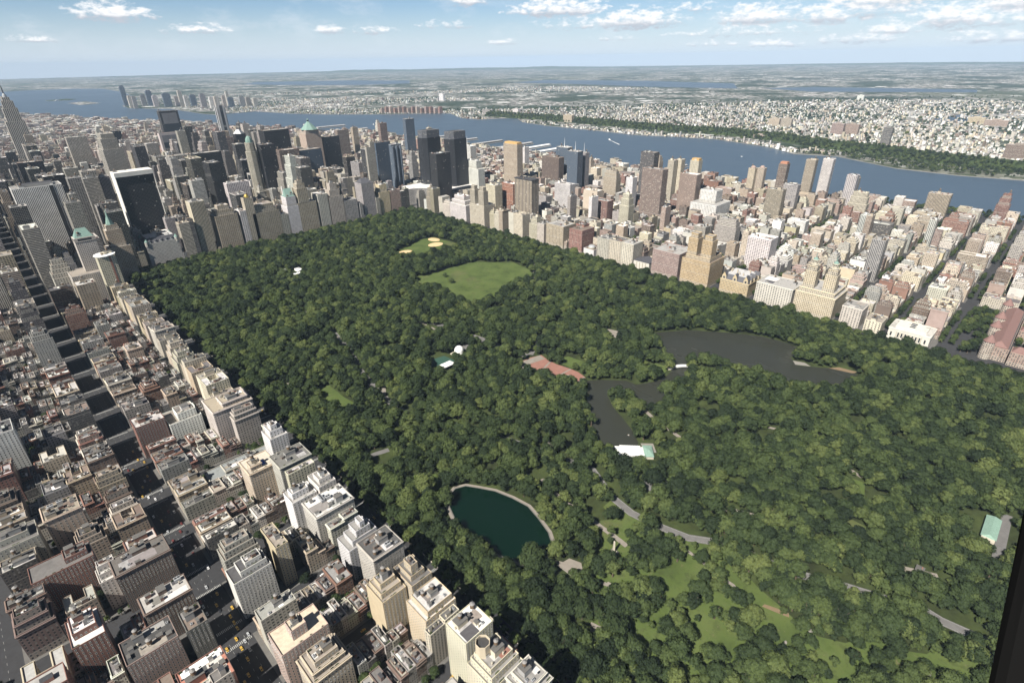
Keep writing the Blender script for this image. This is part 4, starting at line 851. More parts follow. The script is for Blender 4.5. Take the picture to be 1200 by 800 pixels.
# ornate corner hotel with green mansard
r, b = lm('hotel', 'grand white stone hotel with dark mansard roof and corner turrets on the plaza', 'hotel', -131, -59, -75, -15, 60, 'punched', 'W', bay=2.9, tint=(.56, .55, .52), deco=False)
def mansard(mb, x0, x1, y0, y1, z0, z1, d, m_, topm):
    a, c_ = rect(x0, x1, y0, y1), rect(x0 + d, x1 - d, y0 + d, y1 - d)
    for i in range(4): j = (i + 1) % 4; mb.face([(*a[i], z0), (*a[j], z0), (*c_[j], z1), (*c_[i], z1)], m_)
    mb.face([(*p, z1) for p in c_], topm)
add(r, 'mansard_roof', lambda mb: mansard(mb, b[0] + .6, b[1] - .6, b[2] + .6, b[3] - .6, 60.3, 73, 6, 'slate', 'roofing'))
for sx in (0, 1):
    for sy in (0, 1): add(r, 'corner_turret', lambda mb: (mb.tube(b[sx] + (3, -3)[sx], b[2 + sy] + (3, -3)[sy], 55, 66, 4.6, 4.6, 'punched', (.56, .55, .52), n=12), mb.tube(b[sx] + (3, -3)[sx], b[2 + sy] + (3, -3)[sy], 66, 74, 4.8, 0, 'copper_green', n=12)))
for k in range(5): add(r, 'dormer', lambda mb: (mb.box(b[0] + 12 + k * 12, b[0] + 16 + k * 12, b[3] - 4.5, b[3] - .6, 61, 66.5, 'plain', (.56, .55, .52)), groof(mb, b[0] + 11.6 + k * 12, b[0] + 16.4 + k * 12, b[3] - 5, b[3] - .2, 66.52, 69, 'slate')))
clutter(r, b[0] + 9, b[1] - 9, b[2] + 9, b[3] - 9, 73, 2, 'G', R2, True)
# white hotel with steep copper roof
r, b = lm('hotel', 'white setback hotel tower with steep pale green roof and two chimneys', 'hotel', -450, -418, -55, -15, 112, 'punched', 'W', steps=[(0, 86), ((2, 2, 6, 2), 112)])
add(r, 'copper_roof', lambda mb: groof(mb, b[0] + 3, b[1] - 3, b[2] + 8, b[3] - 4, 113.2, 134, 'copper_green', hip=4))
for s in (b[0] + 4, b[1] - 6): add(r, 'chimney', lambda mb: mb.box(s, s + 2.4, -4, 0, 113, 140, 'plain', TINT['W']))
# octagonal domed tower and its black neighbour
occ(-491, -455, -360, -322)
r, f = make_building('office_tower', 'slim octagonal tan tower with pale green glass dome', 'office tower', [(ngon(-473, -340, 17, 8, .39), 0, 200), (ngon(-473, -340, 14, 8, .39), 200, 226)], 'stripe', 'T', R2, deco=False, tint=(.50, .47, .38))
add(r, 'dome', lambda mb: dome(mb, 0, 0, 227.2, 11, 19, 'copper_green', n=8, m_=5)); add(r, 'finial', lambda mb: mb.tube(0, 0, 246, 256, .8, .1, 'steel', n=6))
r, b = lm('office_tower', 'black knife edged glass tower touching the octagonal domed tower', 'office tower', -540, -494, -345, -312, 218, 'curtain', 'D')
# pyramid capped tower
r, b = lm('office_tower', 'pink stone tower capped by a green copper pyramid and lantern', 'office tower', -939, -871, -850, -790, 196, 'punched', 'P', tint=(.50, .40, .33), steps=[(0, 182), (5, 196)], deco=False)
add(r, 'pyramid_roof', lambda mb: mb.tube(0, 0, 197.2, 228, 36, 4, 'copper_green', n=8)); add(r, 'lantern', lambda mb: (mb.tube(0, 0, 228, 234, 3.6, 3.6, 'glass_dark', n=8), mb.tube(0, 0, 234, 241, 4, 0, 'copper_green', n=8)))
# thin masted screen tower
r, b = lm('office_tower', 'pale grey screen clad tower with a long thin mast', 'office tower', -962, -920, -1952, -1912, 228, 'stripe', 'G', tint=(.42, .43, .44)); add(r, 'mast', lambda mb: mb.tube(0, 0, 228, 310, 1.6, .3, 'steel', n=6))
add(r, 'screen', lambda mb: (mb.box(b[0] + 4, b[1] - 4, b[3] + 1.2, b[3] + 1.6, 10, 245, 'stripe', (.45, .46, .47)), mb.box(b[1] + 1.2, b[1] + 1.6, b[2] + 4, b[3] - 4, 10, 245, 'stripe', (.45, .46, .47))))
# the tallest spired tower
occ(-135, 0, -2110, -2035)
k_ = .87; r, f = make_building('skyscraper', 'tallest stepped stone tower with ribbed shaft and needle mast', 'skyscraper', [(rect(a + 5, b_ + 5, c_ - 31, d - 31), z0 * k_, z1 * k_) for a, b_, c_, d, z0, z1 in ((-135, -10, -2075, -2010, 0, 25), (-118, -27, -2068, -2016, 25, 90), (-108, -37, -2064, -2018, 90, 255), (-100, -45, -2062, -2020, 255, 320), (-94, -51, -2058, -2024, 320, 355), (-86, -59, -2052, -2030, 355, 373))], 'stripe', 'L', R2, deco=False, bay=6.5, tint=(.50, .47, .41))
add(r, 'mast_base', lambda mb: (mb.tube(0, 0, 373 * k_, 385 * k_, 9, 7.5, 'steel', n=12), mb.tube(0, 0, 385 * k_, 393 * k_, 6.5, 3.5, 'steel', n=12))); add(r, 'mast', lambda mb: (mb.tube(0, 0, 393 * k_, 420 * k_, 2.8, 2.0, 'dark_metal', n=8), mb.tube(0, 0, 420 * k_, 443 * k_, 1.6, .3, 'dark_metal', n=6)))
# tall ribbed limestone slab
occ(-187, -140, -690, -605)
r, f = make_building('skyscraper', 'tall ribbed limestone slab with stepped shoulders', 'skyscraper', [(rect(-200, -130, -700, -600), 0, 60), (rect(-190, -136, -695, -625), 60, 215), (rect(-184, -140, -690, -632), 215, 245), (rect(-180, -145, -686, -637), 245, 259)], 'stripe', 'L', R2, bay=3.0, tint=(.44, .42, .37))
# black twin towers on a curved podium
occ(-1100, -800, -180, -30)
def arc(cx, cy, r0, a0, a1, n): return [(cx + r0 * math.cos(a0 + (a1 - a0) * i / n), cy + r0 * math.sin(a0 + (a1 - a0) * i / n)) for i in range(n + 1)]
pod = [(-1095, -175), (-905, -175)] + arc(-880, -40, 75, -1.75, -4.2, 10) + [(-930, 5), (-1095, 5)]
r, f = make_building('twin_tower_complex', 'pair of black glass towers on a curved grey podium beside the circle', 'twin towers', [(ccw(pod), 0, 48)], 'ribbon', 'G', R2, lvl=0, deco=False)
cx, cy = r.location.x, r.location.y
for (x0, x1, y0, y1) in ((-1056, -985, -165, -125), (-1090, -1022, -62, -22)):
    mb, rf = MB(), MB(); p = [(x0 - cx, y0 - cy), (x1 - cx, y0 - cy), (x1 - cx, y1 - cy - 12), (x1 - cx - 14, y1 - cy), (x0 - cx, y1 - cy)]
    tier(mb, rf, p, 48.02, 205, 'curtain', (.06, .065, .08), (.1, .1, .1)); tier(mb, rf, offset(ccw(p), -2), 205, 229, 'stripe', (.16, .17, .19), (.1, .1, .1), bay=4.5)
    t = mb.build('glass_tower', r); rf.build('tower_roof', t)
# curved end white block with two caps
r, b = lm('apartment_building', 'long white park front block with two small ribbed towers', 'apartment building', -905, -860, 250, 315, 62, 'wide', 'C', tint=(.55, .5, .4), deco=False)
for y0, y1 in ((b[2] + 2, b[2] + 24), (b[3] - 26, b[3] - 2)):
    mb, rf = MB(), MB(); tier(mb, rf, rect(b[1] - 20, b[1] - 2, y0, y1), 62.02, 104, 'stripe', (.55, .5, .4), (.3, .28, .25)); tier(mb, rf, rect(b[1] - 17, b[1] - 5, y0 + 4, y1 - 4), 104, 115, 'stripe', (.55, .5, .4), (.3, .28, .25)); t = mb.build('cap_tower', r); rf.build('tower_roof', t)
# twin towers of golden brick
r, b = lm('apartment_building', 'golden brick park front block with two plain square towers', 'apartment building', -925, -860, 962, 1028, 62, 'punched', 'Y', steps=[(0, 54), ((6, 6, 5, 5), 62)], deco=False, tint=(.50, .385, .235))
for y0, y1 in ((b[2] + 5, b[2] + 27), (b[3] - 29, b[3] - 6)):
    mb, rf = MB(), MB(); tier(mb, rf, rect(b[1] - 32, b[1] - 9, y0, y1), 62.02, 98, 'punched', (.50, .385, .235), (.3, .28, .25)); tier(mb, rf, rect(b[1] - 29, b[1] - 12, y0 + 3, y1 - 3), 98, 108, 'punched', (.50, .385, .235), (.3, .28, .25)); t = mb.build('square_tower', r); rf.build('tower_roof', t)
clutter(r, b[0] + 8, b[1] - 36, b[2] + 8, b[3] - 8, 62, 1, 'T', R2, True)
# gabled block
r, b = lm('apartment_building', 'yellow stone park front block with steep dark gables and dormers', 'apartment building', -920, -860, 1055, 1115, 30, 'punched', 'Y', tint=(.52, .42, .26), deco=False, cornice=True)
add(r, 'mansard_roof', lambda mb: mansard(mb, b[0] + .6, b[1] - .6, b[2] + .6, b[3] - .6, 30.3, 41, 7, 'slate', 'roofing'))
for k, y in enumerate((b[2] + 7, 0, b[3] - 7)): add(r, 'gable', lambda mb: (mb.box(b[1] - 8, b[1] + .3, y - 4.5, y + 4.5, 30, 38, 'punched', (.52, .42, .26)), [mb.face([(b[1] + .3, y - 4.5, 38), (b[1] + .3, y + 4.5, 38), (b[1] + .3, y, 46)], 'plain', (.52, .42, .26)), mb.face([(b[1] + .3, y - 5, 37.6), (b[1] + .3, y, 46.4), (b[1] - 12, y, 46.4), (b[1] - 12, y - 5, 37.6)], 'slate'), mb.face([(b[1] + .3, y + 5, 37.6), (b[1] + .3, y, 46.4), (b[1] - 12, y, 46.4), (b[1] - 12, y + 5, 37.6)], 'slate')]))
for k, x in enumerate((b[0] + 10, 0, b[1] - 14)): add(r, 'gable', lambda mb: (mb.box(x - 4, x + 4, b[3] - 8, b[3] + .3, 30, 38, 'punched', (.52, .42, .26)), mb.face([(x - 4, b[3] + .3, 38), (x + 4, b[3] + .3, 38), (x, b[3] + .3, 45)], 'plain', (.52, .42, .26)), mb.face([(x - 4.4, b[3] + .3, 37.6), (x, b[3] + .3, 45.3), (x, b[3] - 12, 45.3), (x - 4.4, b[3] - 12, 37.6)], 'slate'), mb.face([(x + 4.4, b[3] + .3, 37.6), (x, b[3] + .3, 45.3), (x, b[3] - 12, 45.3), (x + 4.4, b[3] - 12, 37.6)], 'slate')))
for k in range(7): piece(r, 'chimney', 'chimneyT', R2.uniform(b[0] + 9, b[1] - 9), R2.uniform(b[2] + 9, b[3] - 9), 41, 1.6, 2.2, 5)
# twin temple towers
r, b = lm('apartment_building', 'cream park front block with twin towers topped by round temples', 'apartment building', -930, -860, 1205, 1275, 50, 'punched', 'C', steps=[(0, 44), ((5, 4, 4, 4), 52)], deco=False, tint=(.56, .49, .36), cornice=True)
for y0, y1 in ((b[2] + 7, b[2] + 27), (b[3] - 28, b[3] - 8)):
    mb, rf = MB(), MB(); tier(mb, rf, rect(b[1] - 27, b[1] - 7, y0, y1), 52.02, 84, 'punched', (.56, .49, .36), (.3, .28, .25)); tier(mb, rf, rect(b[1] - 25, b[1] - 9, y0 + 2, y1 - 2), 84, 94, 'paired', (.56, .49, .36), (.3, .28, .25)); t = mb.build('temple_tower', r); rf.build('tower_roof', t)
    ym = (y0 + y1) / 2; mb = MB(); mb.tube(b[1] - 17, ym, 95.2, 97, 6.5, 6.5, 'limestone', n=14); [mb.tube(b[1] - 17 + 5 * math.cos(k * .785), ym + 5 * math.sin(k * .785), 97, 104, .55, .5, 'limestone', n=6) for k in range(8)]; mb.tube(b[1] - 17, ym, 97, 104, 3.4, 3.4, 'limestone', n=10); mb.tube(b[1] - 17, ym, 104, 105.4, 6, 6, 'limestone', n=14); dome(mb, b[1] - 17, ym, 105.4, 4.5, 4, 'copper_green', n=12, m_=4); mb.tube(b[1] - 17, ym, 109, 120, .8, .1, 'copper_green', n=6); mb.build('temple', t)
clutter(r, b[0] + 8, b[1] - 32, b[2] + 8, b[3] - 8, 52, 1, 'C', R2, True)
# domed church, columned temple, columned museum, long red roofed museum
r, b = lm('church', 'small white church with low grey dome in the park front row', 'church', -885, -860, 690, 722, 17, 'plain', 'W', deco=False); add(r, 'dome', lambda mb: (mb.tube(0, 0, 18.1, 21, 9, 9, 'limestone', n=16), dome(mb, 0, 0, 21, 9, 5, 'steel', n=16, m_=5)))
r, b = lm('temple', 'small white columned temple with pitched roof in the park front row', 'temple', -890, -860, 840, 882, 20, 'plain', 'L', deco=False); add(r, 'pitched_roof', lambda mb: groof(mb, b[0] - .5, b[1] + 1, b[2] - .5, b[3] + .5, 21.15, 27, 'slate', hip=0))
for k in range(4): add(r, 'column', lambda mb: mb.tube(b[1] + 1.2, b[2] + 9 + k * 8, 0, 19, 1.1, .9, 'limestone', n=10))
r, b = lm('museum', 'long white columned museum with flat pale roof at the tree lined street corner', 'museum', -905, -860, 1368, 1429, 20, 'plain', 'W', deco=False, rt=(.5, .49, .46), tint=(.62, .60, .54), cornice=True)
for k in range(8): add(r, 'column', lambda mb: mb.tube(b[1] + 1.1, b[2] + 13 + k * 5.2, 4, 16, .75, .65, 'limestone', n=8))
for k in range(7): add(r, 'window', lambda mb: mb.box(b[1] + .01, b[1] + .25, b[2] + 14.6 + k * 5.2, b[2] + 16.8 + k * 5.2, 6, 14, 'glass_dark'))
for y in (b[2] + 5, b[3] - 6): add(r, 'window', lambda mb: mb.box(b[1] + .01, b[1] + .25, y - 1.2, y + 1.2, 6, 13, 'glass_dark'))
add(r, 'attic', lambda mb: (mb.box(b[0] + 6, b[1] - 6, b[2] + 8, b[3] - 8, 20.02, 24, 'plain', (.62, .6, .54), top='roofing'), ))
for k in range(3): piece(r, 'skylight', 'skylight', b[0] + 15 + k * 8, 0, 24, 2, 6, 1)
occ(-1100, -872, 1470, 1760)
r, f = make_building('museum', 'sprawling pink granite museum with red tiled roofs and round corner turrets', 'museum', [(rect(-1090, -885, 1500, 1528), 0, 22)], 'paired', 'P', R2, deco=False, tint=(.40, .30, .25))
cx, cy = r.location.x, r.location.y
def wing(x0, x1, y0, y1, h): 
    mb, rf = MB(), MB(); x0 -= cx; x1 -= cx; y0 -= cy; y1 -= cy
    tier(mb, rf, rect(x0, x1, y0, y1), 0, h, 'paired', (.40, .30, .25), (.3, .2, .17)); o = mb.build('wing', r); rf.build('flat_roof', o); m2 = MB(); 
    if x1 - x0 > y1 - y0: groof(m2, x0 + 1, x1 - 1, y0 + 1, y1 - 1, h + 1.15, h + 8, 'red_tile', hip=8)
    else:
        xm = (x0 + x1) / 2; A, B, C_, D = (x0 + 1, y0 + 1, h + 1.15), (x1 - 1, y0 + 1, h + 1.15), (x1 - 1, y1 - 1, h + 1.15), (x0 + 1, y1 - 1, h + 1.15); E_, F_ = (xm, y0 + 8, h + 8), (xm, y1 - 8, h + 8)
        for fc in ([A, B, E_], [B, C_, F_, E_], [C_, D, F_], [D, A, E_, F_]): m2.face(fc, 'red_tile')
    m2.build('tiled_roof', o)
add(r, 'tiled_roof', lambda mb: groof(mb, -1088 - cx, -887 - cx, 1502 - cy, 1526 - cy, 23.2, 31, 'red_tile', hip=9))
wing(-905, -880, 1530, 1700, 22); wing(-1010, -985, 1530, 1640, 22); wing(-1090, -1066, 1530, 1640, 20); wing(-984, -906, 1600, 1625, 22)
add(r, 'white_hall', lambda mb: mb.box(-970 - cx, -925 - cx, 1545 - cy, 1585 - cy, 0, 24, 'plain', (.62, .6, .56), top='roofing'))
for (x, y) in ((-886, 1501), (-1088, 1501), (-960, 1500), (-1010, 1500)): add(r, 'corner_turret', lambda mb: (mb.tube(x - cx, y - cy, 0, 30, 8, 8, 'paired', (.52, .45, .38), n=16), mb.tube(x - cx, y - cy, 30, 42, 8.6, 0, 'red_tile', n=16)))
# ------------------------------------------------------------------ hand-placed blocks nearest the camera, with modelled windows
R3 = random.Random(33)
NEAR = [   # label, x0, x1, y0, y1, steps [(inset west, east, south, north), top], tint, bay, plain edges, white roof
 ('cream tower block crowned by an octagonal turret and red terraces', 31, 62, 1316, 1344, [((0, 0, 0, 0), 50), ((2, 2, 2, 3), 57), ((5, 4, 4, 6), 62)], 'C', 2.9, (), None),
 ('cream park front block with bright white roof beside the octagonal turret', 31, 58, 1287, 1311, [((0, 0, 0, 0), 62)], 'C', 3.0, (), (.72, .72, .70)),
 ('tall sandy slab with terraced top and many small windows above the trees', 31, 62, 1238, 1265, [((0, 0, 0, 0), 46), ((2, 4, 2, 2), 52)], 'Y', 2.9, (), None),
 ('yellow park front slab with green roof garden behind the terraced sandy slab', 31, 52, 1205, 1233, [((0, 0, 0, 0), 50), ((4, 3, 4, 5), 55), ((8, 6, 9, 8), 63)], 'Y', 3.1, (), None),
 ('yellow slab of stepped terraces one behind the roof garden slab', 53.5, 77, 1200, 1226, [((0, 0, 0, 0), 46), ((2, 2, 3, 4), 51), ((4, 5, 6, 9), 56)], 'Y', 3.1, (1,), None),
 ('limestone block with dark flat roof and heavy cornice before the stepped slab', 31, 62, 1162, 1190, [((0, 0, 0, 0), 55)], 'L', 3.0, (), (.10, .10, .10)),
 ('white block of piled terraces beside the heavy corniced limestone block', 31, 66, 1128, 1151, [((0, 0, 0, 0), 38), ((3, 6, 3, 3), 44), ((8, 12, 4, 5), 51), ((12, 18, 7, 7), 57)], 'W', 3.1, (), None),
 ('broad white roofed limestone block with long row of windows', 31, 72, 1072, 1102, [((0, 0, 0, 0), 50)], 'L', 3.0, (), (.70, .69, .66)),
 ('narrow bright white slab with green roof garden', 31, 50, 1040, 1066, [((0, 0, 0, 0), 52), ((3, 3, 8, 4), 58)], 'W', 3.2, (1,), None),
 ('white narrow slab behind the garden slab with shadowed side', 51.5, 78, 1040, 1062, [((0, 0, 0, 0), 46), ((6, 3, 6, 5), 53)], 'W', 3.4, (), None),
 ('large limestone block with sunken flat roof and deep cornice at the street corner', 31, 67, 984, 1012, [((0, 0, 0, 0), 56)], 'L', 3.1, (), (.17, .17, .16)),
 ('white block with blue sheeted scaffold corner high above the park wall', 31, 52, 925, 950, [((0, 0, 0, 0), 52), ((3, 3, 4, 4), 60), ((8, 6, 9, 6), 66)], 'W', 3.2, (), None),
 ('tan block with blue tarpaulin on its roof, midway along its side street', 62, 92, 958, 988, [((0, 0, 0, 0), 48), ((14, 4, 14, 4), 54)], 'T', 2.9, (), (.55, .50, .42)),
 ('broad cream block whose flat front holds a dense grid of windows', 31, 80, 806, 846, [((0, 0, 0, 0), 54), ((4, 14, 14, 4), 60)], 'L', 2.9, (), (.35, .31, .24)),
 ('low terraced stone block at the bottom edge beside the park', 31, 54, 1349, 1372, [((0, 0, 0, 0), 62), ((3, 3, 3, 3), 68)], 'L', 3.0, (), None),
 ('brown brick block with pale sandy roof and tall stair tower by the avenue', 118, 156, 1186, 1212, [((0, 0, 0, 0), 48), ((14, 12, 8, 6), 58)], 'P', 2.8, (), (.56, .49, .38)),
 ('tan setback block of small terraces behind the sandy roofed block', 116, 148, 1214, 1240, [((0, 0, 0, 0), 36), ((3, 3, 3, 3), 42), ((6, 7, 6, 6), 47)], 'T', 2.9, (), None),
 ('cream white slab with chalky blank side wall along the dark avenue', 124, 157, 1096, 1117, [((0, 0, 0, 0), 44), ((2, 8, 3, 3), 50), ((5, 14, 6, 5), 55)], 'W', 3.0, (1,), None),
 ('thin yellow slab with blank sunny side beside the chalky white slab', 104, 116, 1076, 1110, [((0, 0, 0, 0), 50)], 'Y', 2.9, (1,), None),
 ('brown brick block with roof garden of shrubs along the dark avenue', 184, 228, 1010, 1036, [((0, 0, 0, 0), 46)], 'B', 2.7, (), (.14, .13, .12)),
 ('brown block with white roof huts and pale cornice beside the avenue', 184, 220, 1070, 1092, [((0, 0, 0, 0), 42)], 'B', 2.7, (), (.40, .39, .37)),
 ('white and brick stepped block standing alone between dark courts', 220, 240, 1000, 1020, [((0, 0, 0, 0), 34), ((2, 2, 2, 4), 40), ((4, 3, 4, 8), 46)], 'W', 3.0, (), None),
 ('sandy blank sided block with scattered windows', 232, 262, 886, 912, [((0, 0, 0, 0), 48)], 'T', 4.2, (), (.30, .27, .22)),
 ('pale grey block with chalk roof at the far edge of the dark streets', 268, 302, 898, 926, [((0, 0, 0, 0), 46), ((6, 6, 6, 6), 52)], 'K', 3.4, (), None),
 ('long red and brown brick block of even windows', 236, 282, 966, 990, [((0, 0, 0, 0), 44), ((3, 26, 4, 6), 49)], 'R', 2.8, (), None),
 ('tall red brown block with blank brick roofs at the bottom edge', 246, 268, 1056, 1088, [((0, 0, 0, 0), 44), ((3, 3, 3, 8), 50)], 'R', 2.8, (), None),
 ('brown grid fronted block with black flat roof', 206, 242, 1102, 1128, [((0, 0, 0, 0), 38)], 'P', 2.7, (), (.07, .07, .07)),
 ('red brick school with white roof strip and deep light court', 184, 218, 1150, 1180, [((0, 0, 0, 0), 26)], 'R', 4.5, (), (.42, .2, .15)),
 ('dark narrow brick block between avenue and school', 184, 200, 1104, 1128, [((0, 0, 0, 0), 36)], 'N', 2.8, (), None),
 ('white modern block with wide dark windows off the dark avenue', 84, 122, 764, 800, [((0, 0, 0, 0), 34), ((4, 12, 12, 3), 44)], 'W', 3.4, (), None),
 ('red brick block with tall sunny side wall along the avenue', 124, 157, 770, 797, [((0, 0, 0, 0), 46)], 'R', 2.8, (1,), None),
 ('sharp white tower block with wide dark windows at the edge of view', 262, 292, 690, 722, [((0, 0, 0, 0), 62)], 'W', 3.6, (), None),
]
NEARREG = []
for (lb, x0, x1, y0, y1, st, tk, bay, plain, rt) in NEAR:
    tiers = []; z = 0
    for d, zt in st: tiers.append((inset(x0, x1, y0, y1, d), z, zt)); z = zt
    occ(x0, x1, y0, y1)
    r, f = make_building('apartment_building', lb, 'apartment building', tiers, 'punched', tk, R3, lvl=2, cornice=tk in 'LBT', bay=bay, fl=3.2, plain=plain, rt=rt, winparts=True)
    cx, cy = r.location.x, r.location.y
    for k, (d, zt) in enumerate(st[:-1]):     # terraces on the setbacks
        d2 = st[k + 1][0]
        if d2[3] - d[3] > 2 or d2[1] - d[1] > 2:
            for q2 in range(3): piece(r, 'planter_shrubs', 'shrubs', R3.uniform(x0 + d[0] + 2, x1 - d[1] - 2) - cx, y1 - d[3] - 1.2 - cy, zt, R3.uniform(.8, 1.8), .7, 1)
    top = st[-1][1]
    if 'octagonal turret and' in lb:
        mb, rf = MB(), MB(); tier(mb, rf, ngon(6, -6, 5.6, 8, .39), top, top + 10, 'plain', (.54, .47, .35), (.06, .06, .06), par=2.2); t = mb.build('turret', r); rf.build('turret_roof', t)
        add(r, 'red_terrace', lambda mb: (mb.box(-9, 0, 3, 8, top + .05, top + .3, 'terrace_brick'), mb.box(-15, -11.5, -8, 8, 57.05, 57.3, 'terrace_brick')))
    if 'blue' in lb: add(r, 'blue_sheeting', lambda mb: mb.box(-(x1 - x0) / 2 - .5, -(x1 - x0) / 2 + 6, (y1 - y0) / 2 - 8, (y1 - y0) / 2 - 4, 44, 51, 'blue_tarp') if 'scaffold' in lb else mb.box(-6, 5, 0, 8, 48.05, 49, 'blue_tarp'))
    if 'white roof strip' in lb: add(r, 'white_roof_strip', lambda mb: mb.box(-16, 14, -14, -7, 26.02, 26.4, 'white_paint'))
occ(45, 118, 880, 925)
r, f = make_building('mansion', 'low grey mansion with flat lead roof and walled garden', 'mansion', [(rect(45, 118, 898, 925), 0, 13), (rect(60, 100, 903, 920), 13, 17)], 'paired', 'L', R3, lvl=2, rt=(.24, .26, .26), cornice=True)
# ------------------------------------------------------------------ every other lot of the street grid
LOTS = []      # dict per building
R4 = random.Random(58)
def lot(kind, x0, x1, y0, y1, h, tk, style, row, side, **k):
    if x1 - x0 < 4 or y1 - y0 < 6: return
    if taken(x0, x1, y0, y1, .6):
        if max(x1 - x0, y1 - y0) < 10: return
        if x1 - x0 > y1 - y0: xm = (x0 + x1) / 2; lot(kind, x0, xm - .1, y0, y1, h, tk, style, row, side, **k); lot(kind, xm + .1, x1, y0, y1, h * .93, tk, style, row, side, **k)
        else: ym = (y0 + y1) / 2; lot(kind, x0, x1, y0, ym - .1, h, tk, style, row, side, **k); lot(kind, x0, x1, ym + .1, y1, h * .93, tk, style, row, side, **k)
        return
    if min(x1 - x0, y1 - y0) < 9 and h > 26 and not (side == 'east' and x0 < 50 and min(x1 - x0, y1 - y0) > 5): h = 14 + h % 8; kind = {'apartment_building': 'row_house', 'apartment_tower': 'row_house', 'office_tower': 'office_building'}.get(kind, kind)
    if h <= 60 and kind == 'office_tower': kind = 'office_building'
    cx, cy = (x0 + x1) / 2, (y0 + y1) / 2
    p = pix(cx, cy, h * .7)
    if p is None or not (-55 < p[0] < 1255 and -80 < p[1] < 900): return
    LOTS.append(dict(kind=kind, x0=x0, x1=x1, y0=y0, y1=y1, h=h, tk=tk, style=style, row=row, side=side, share=(x1 - x0 + 12) * (h * .6 + y1 - y0) / p[2] ** 2 * (1 if on(cx, cy, h * .7, 0) else .05), **k))
def pick(s): return R4.choice(s)
def front(x0, x1, y0, y1, zone, row, side):
    """avenue fronts: one to three buildings along the block"""
    y = y0
    while y < y1 - 5:
        w = pick(zone['fw']); w = min(w, y1 - y); 
        if y1 - y - w < 8: w = y1 - y
        tall = R4.random() < zone.get('tower', 0)
        h = R4.uniform(*(zone['th'] if tall else zone['fh']))
        if zone['name'] == 'mid': kind = 'office_tower' if h > 60 else 'office_building'
        else: kind = 'apartment_tower' if h > 70 else ('apartment_building' if h > 24 else 'shop_house')
        st = pick(zone['tstyle'] if tall or zone['name'] == 'mid' else zone['fstyle'])
        lot(kind, x0, x1, y, y + w - .3, h, pick(zone['ft']), st, row, side)
        y += w
def mids(x0, x1, ya, yb, zone, row, side, street_first):
    x = x0
    while x < x1 - 4:
        big = R4.random() < zone['big']
        w = R4.uniform(14, 26) if big else R4.choice((6, 6.5, 7, 8, 9)); w = min(w, x1 - x)
        if x1 - x - w < 5: w = x1 - x
        d = (yb - ya) - (R4.uniform(1, 4) if big else R4.uniform(3, 8))
        a, b_ = (ya, ya + d) if street_first else (yb - d, yb)
        if big:
            h = R4.uniform(*zone['bh']); kind = 'office_tower' if zone['name'] == 'mid' and h > 60 else ('office_building' if zone['name'] in ('mid', 'loft') else 'apartment_building')
            lot(kind, x, x + w - .25, a, b_, h, pick(zone['bt']), pick(zone['bstyle']), row, side)
        else:
            h = R4.uniform(*zone['rh']); lot('row_house' if zone['name'] in ('ues', 'uws') else 'loft_building', x, x + w - .2, a, b_, h, pick(zone['rt']), 'punched', row, side)
        x += w
UES = dict(name='ues', fw=(8, 8, 10, 14, 20), fh=(15, 30), th=(40, 62), tower=.10, ft='LTTRBGNK', fstyle=('punched',), tstyle=('wide', 'punched'), big=.09, bh=(22, 44), bt='TRBLGC', bstyle=('punched', 'punched', 'wide'), rh=(14, 22), rt='LGRBTGLKNBRN')
MADE = dict(UES, fh=(26, 50), fw=(12, 16, 24), ft='TRBNTBL'); MADS = dict(UES, fh=(70, 125), fw=(24, 30), ft='TKGNB', fstyle=('punched', 'grid', 'ribbon'))
FIFTH = dict(UES, fh=(42, 58), ft='CCLCY', tower=0, fw=(15, 20, 26)); PARK = dict(UES, fh=(30, 50), ft='TRBTPN', tower=.04, fw=(14, 20, 30))
UWS = dict(name='uws', fw=(14, 22, 30, 60), fh=(18, 46), th=(75, 100), tower=.10, ft='TRPLCYWKCGW', fstyle=('punched', 'punched', 'wide'), tstyle=('wide', 'stripe'), big=.18, bh=(26, 52), bt='TPRCLWKGB', bstyle=('punched', 'punched', 'wide'), rh=(13, 19), rt='LPRTKGCLWWKGB')
CPW = dict(UWS, fh=(50, 64), ft='LCTLCB', tower=0, fw=(20, 30)); WEA = dict(UWS, fh=(40, 54), ft='TPKTRCL', tower=.08, fw=(24, 30, 60))
MID = dict(name='mid', fw=(30, 60, 60), fh=(70, 140), th=(140, 205), tower=.45, ft='GKDNLTWKLCN', fstyle=('grid', 'stripe', 'ribbon'), tstyle=('grid', 'stripe', 'ribbon', 'curtain', 'punched', 'curtain', 'curtain'), big=.6, bh=(45, 110), bt='GKTBLTNWCL', bstyle=('punched', 'grid', 'ribbon', 'punched', 'stripe'), rh=(16, 30), rt='RTGBLK')
MIDW = dict(MID, name='mid', fw=(20, 30, 60), fh=(22, 60), th=(80, 130), tower=.10, big=.35, bh=(25, 50)); HELL = dict(UWS, name='loft', fh=(16, 36), tower=.05, th=(60, 110), big=.25, bh=(18, 40), rh=(12, 22), fw=(20, 30, 60))
LOFT = dict(MID, name='loft', fh=(35, 75), th=(80, 130), tower=.06, fw=(30, 60), big=.6, bh=(30, 60), rh=(18, 30), fstyle=('punched', 'grid'), tstyle=('punched', 'grid', 'stripe'), bt='TRLBKP', ft='TRLBKGP'); LOW = dict(LOFT, fh=(18, 45), bh=(15, 35), rh=(12, 22), tower=.04, th=(60, 95))
BLOCKS = []
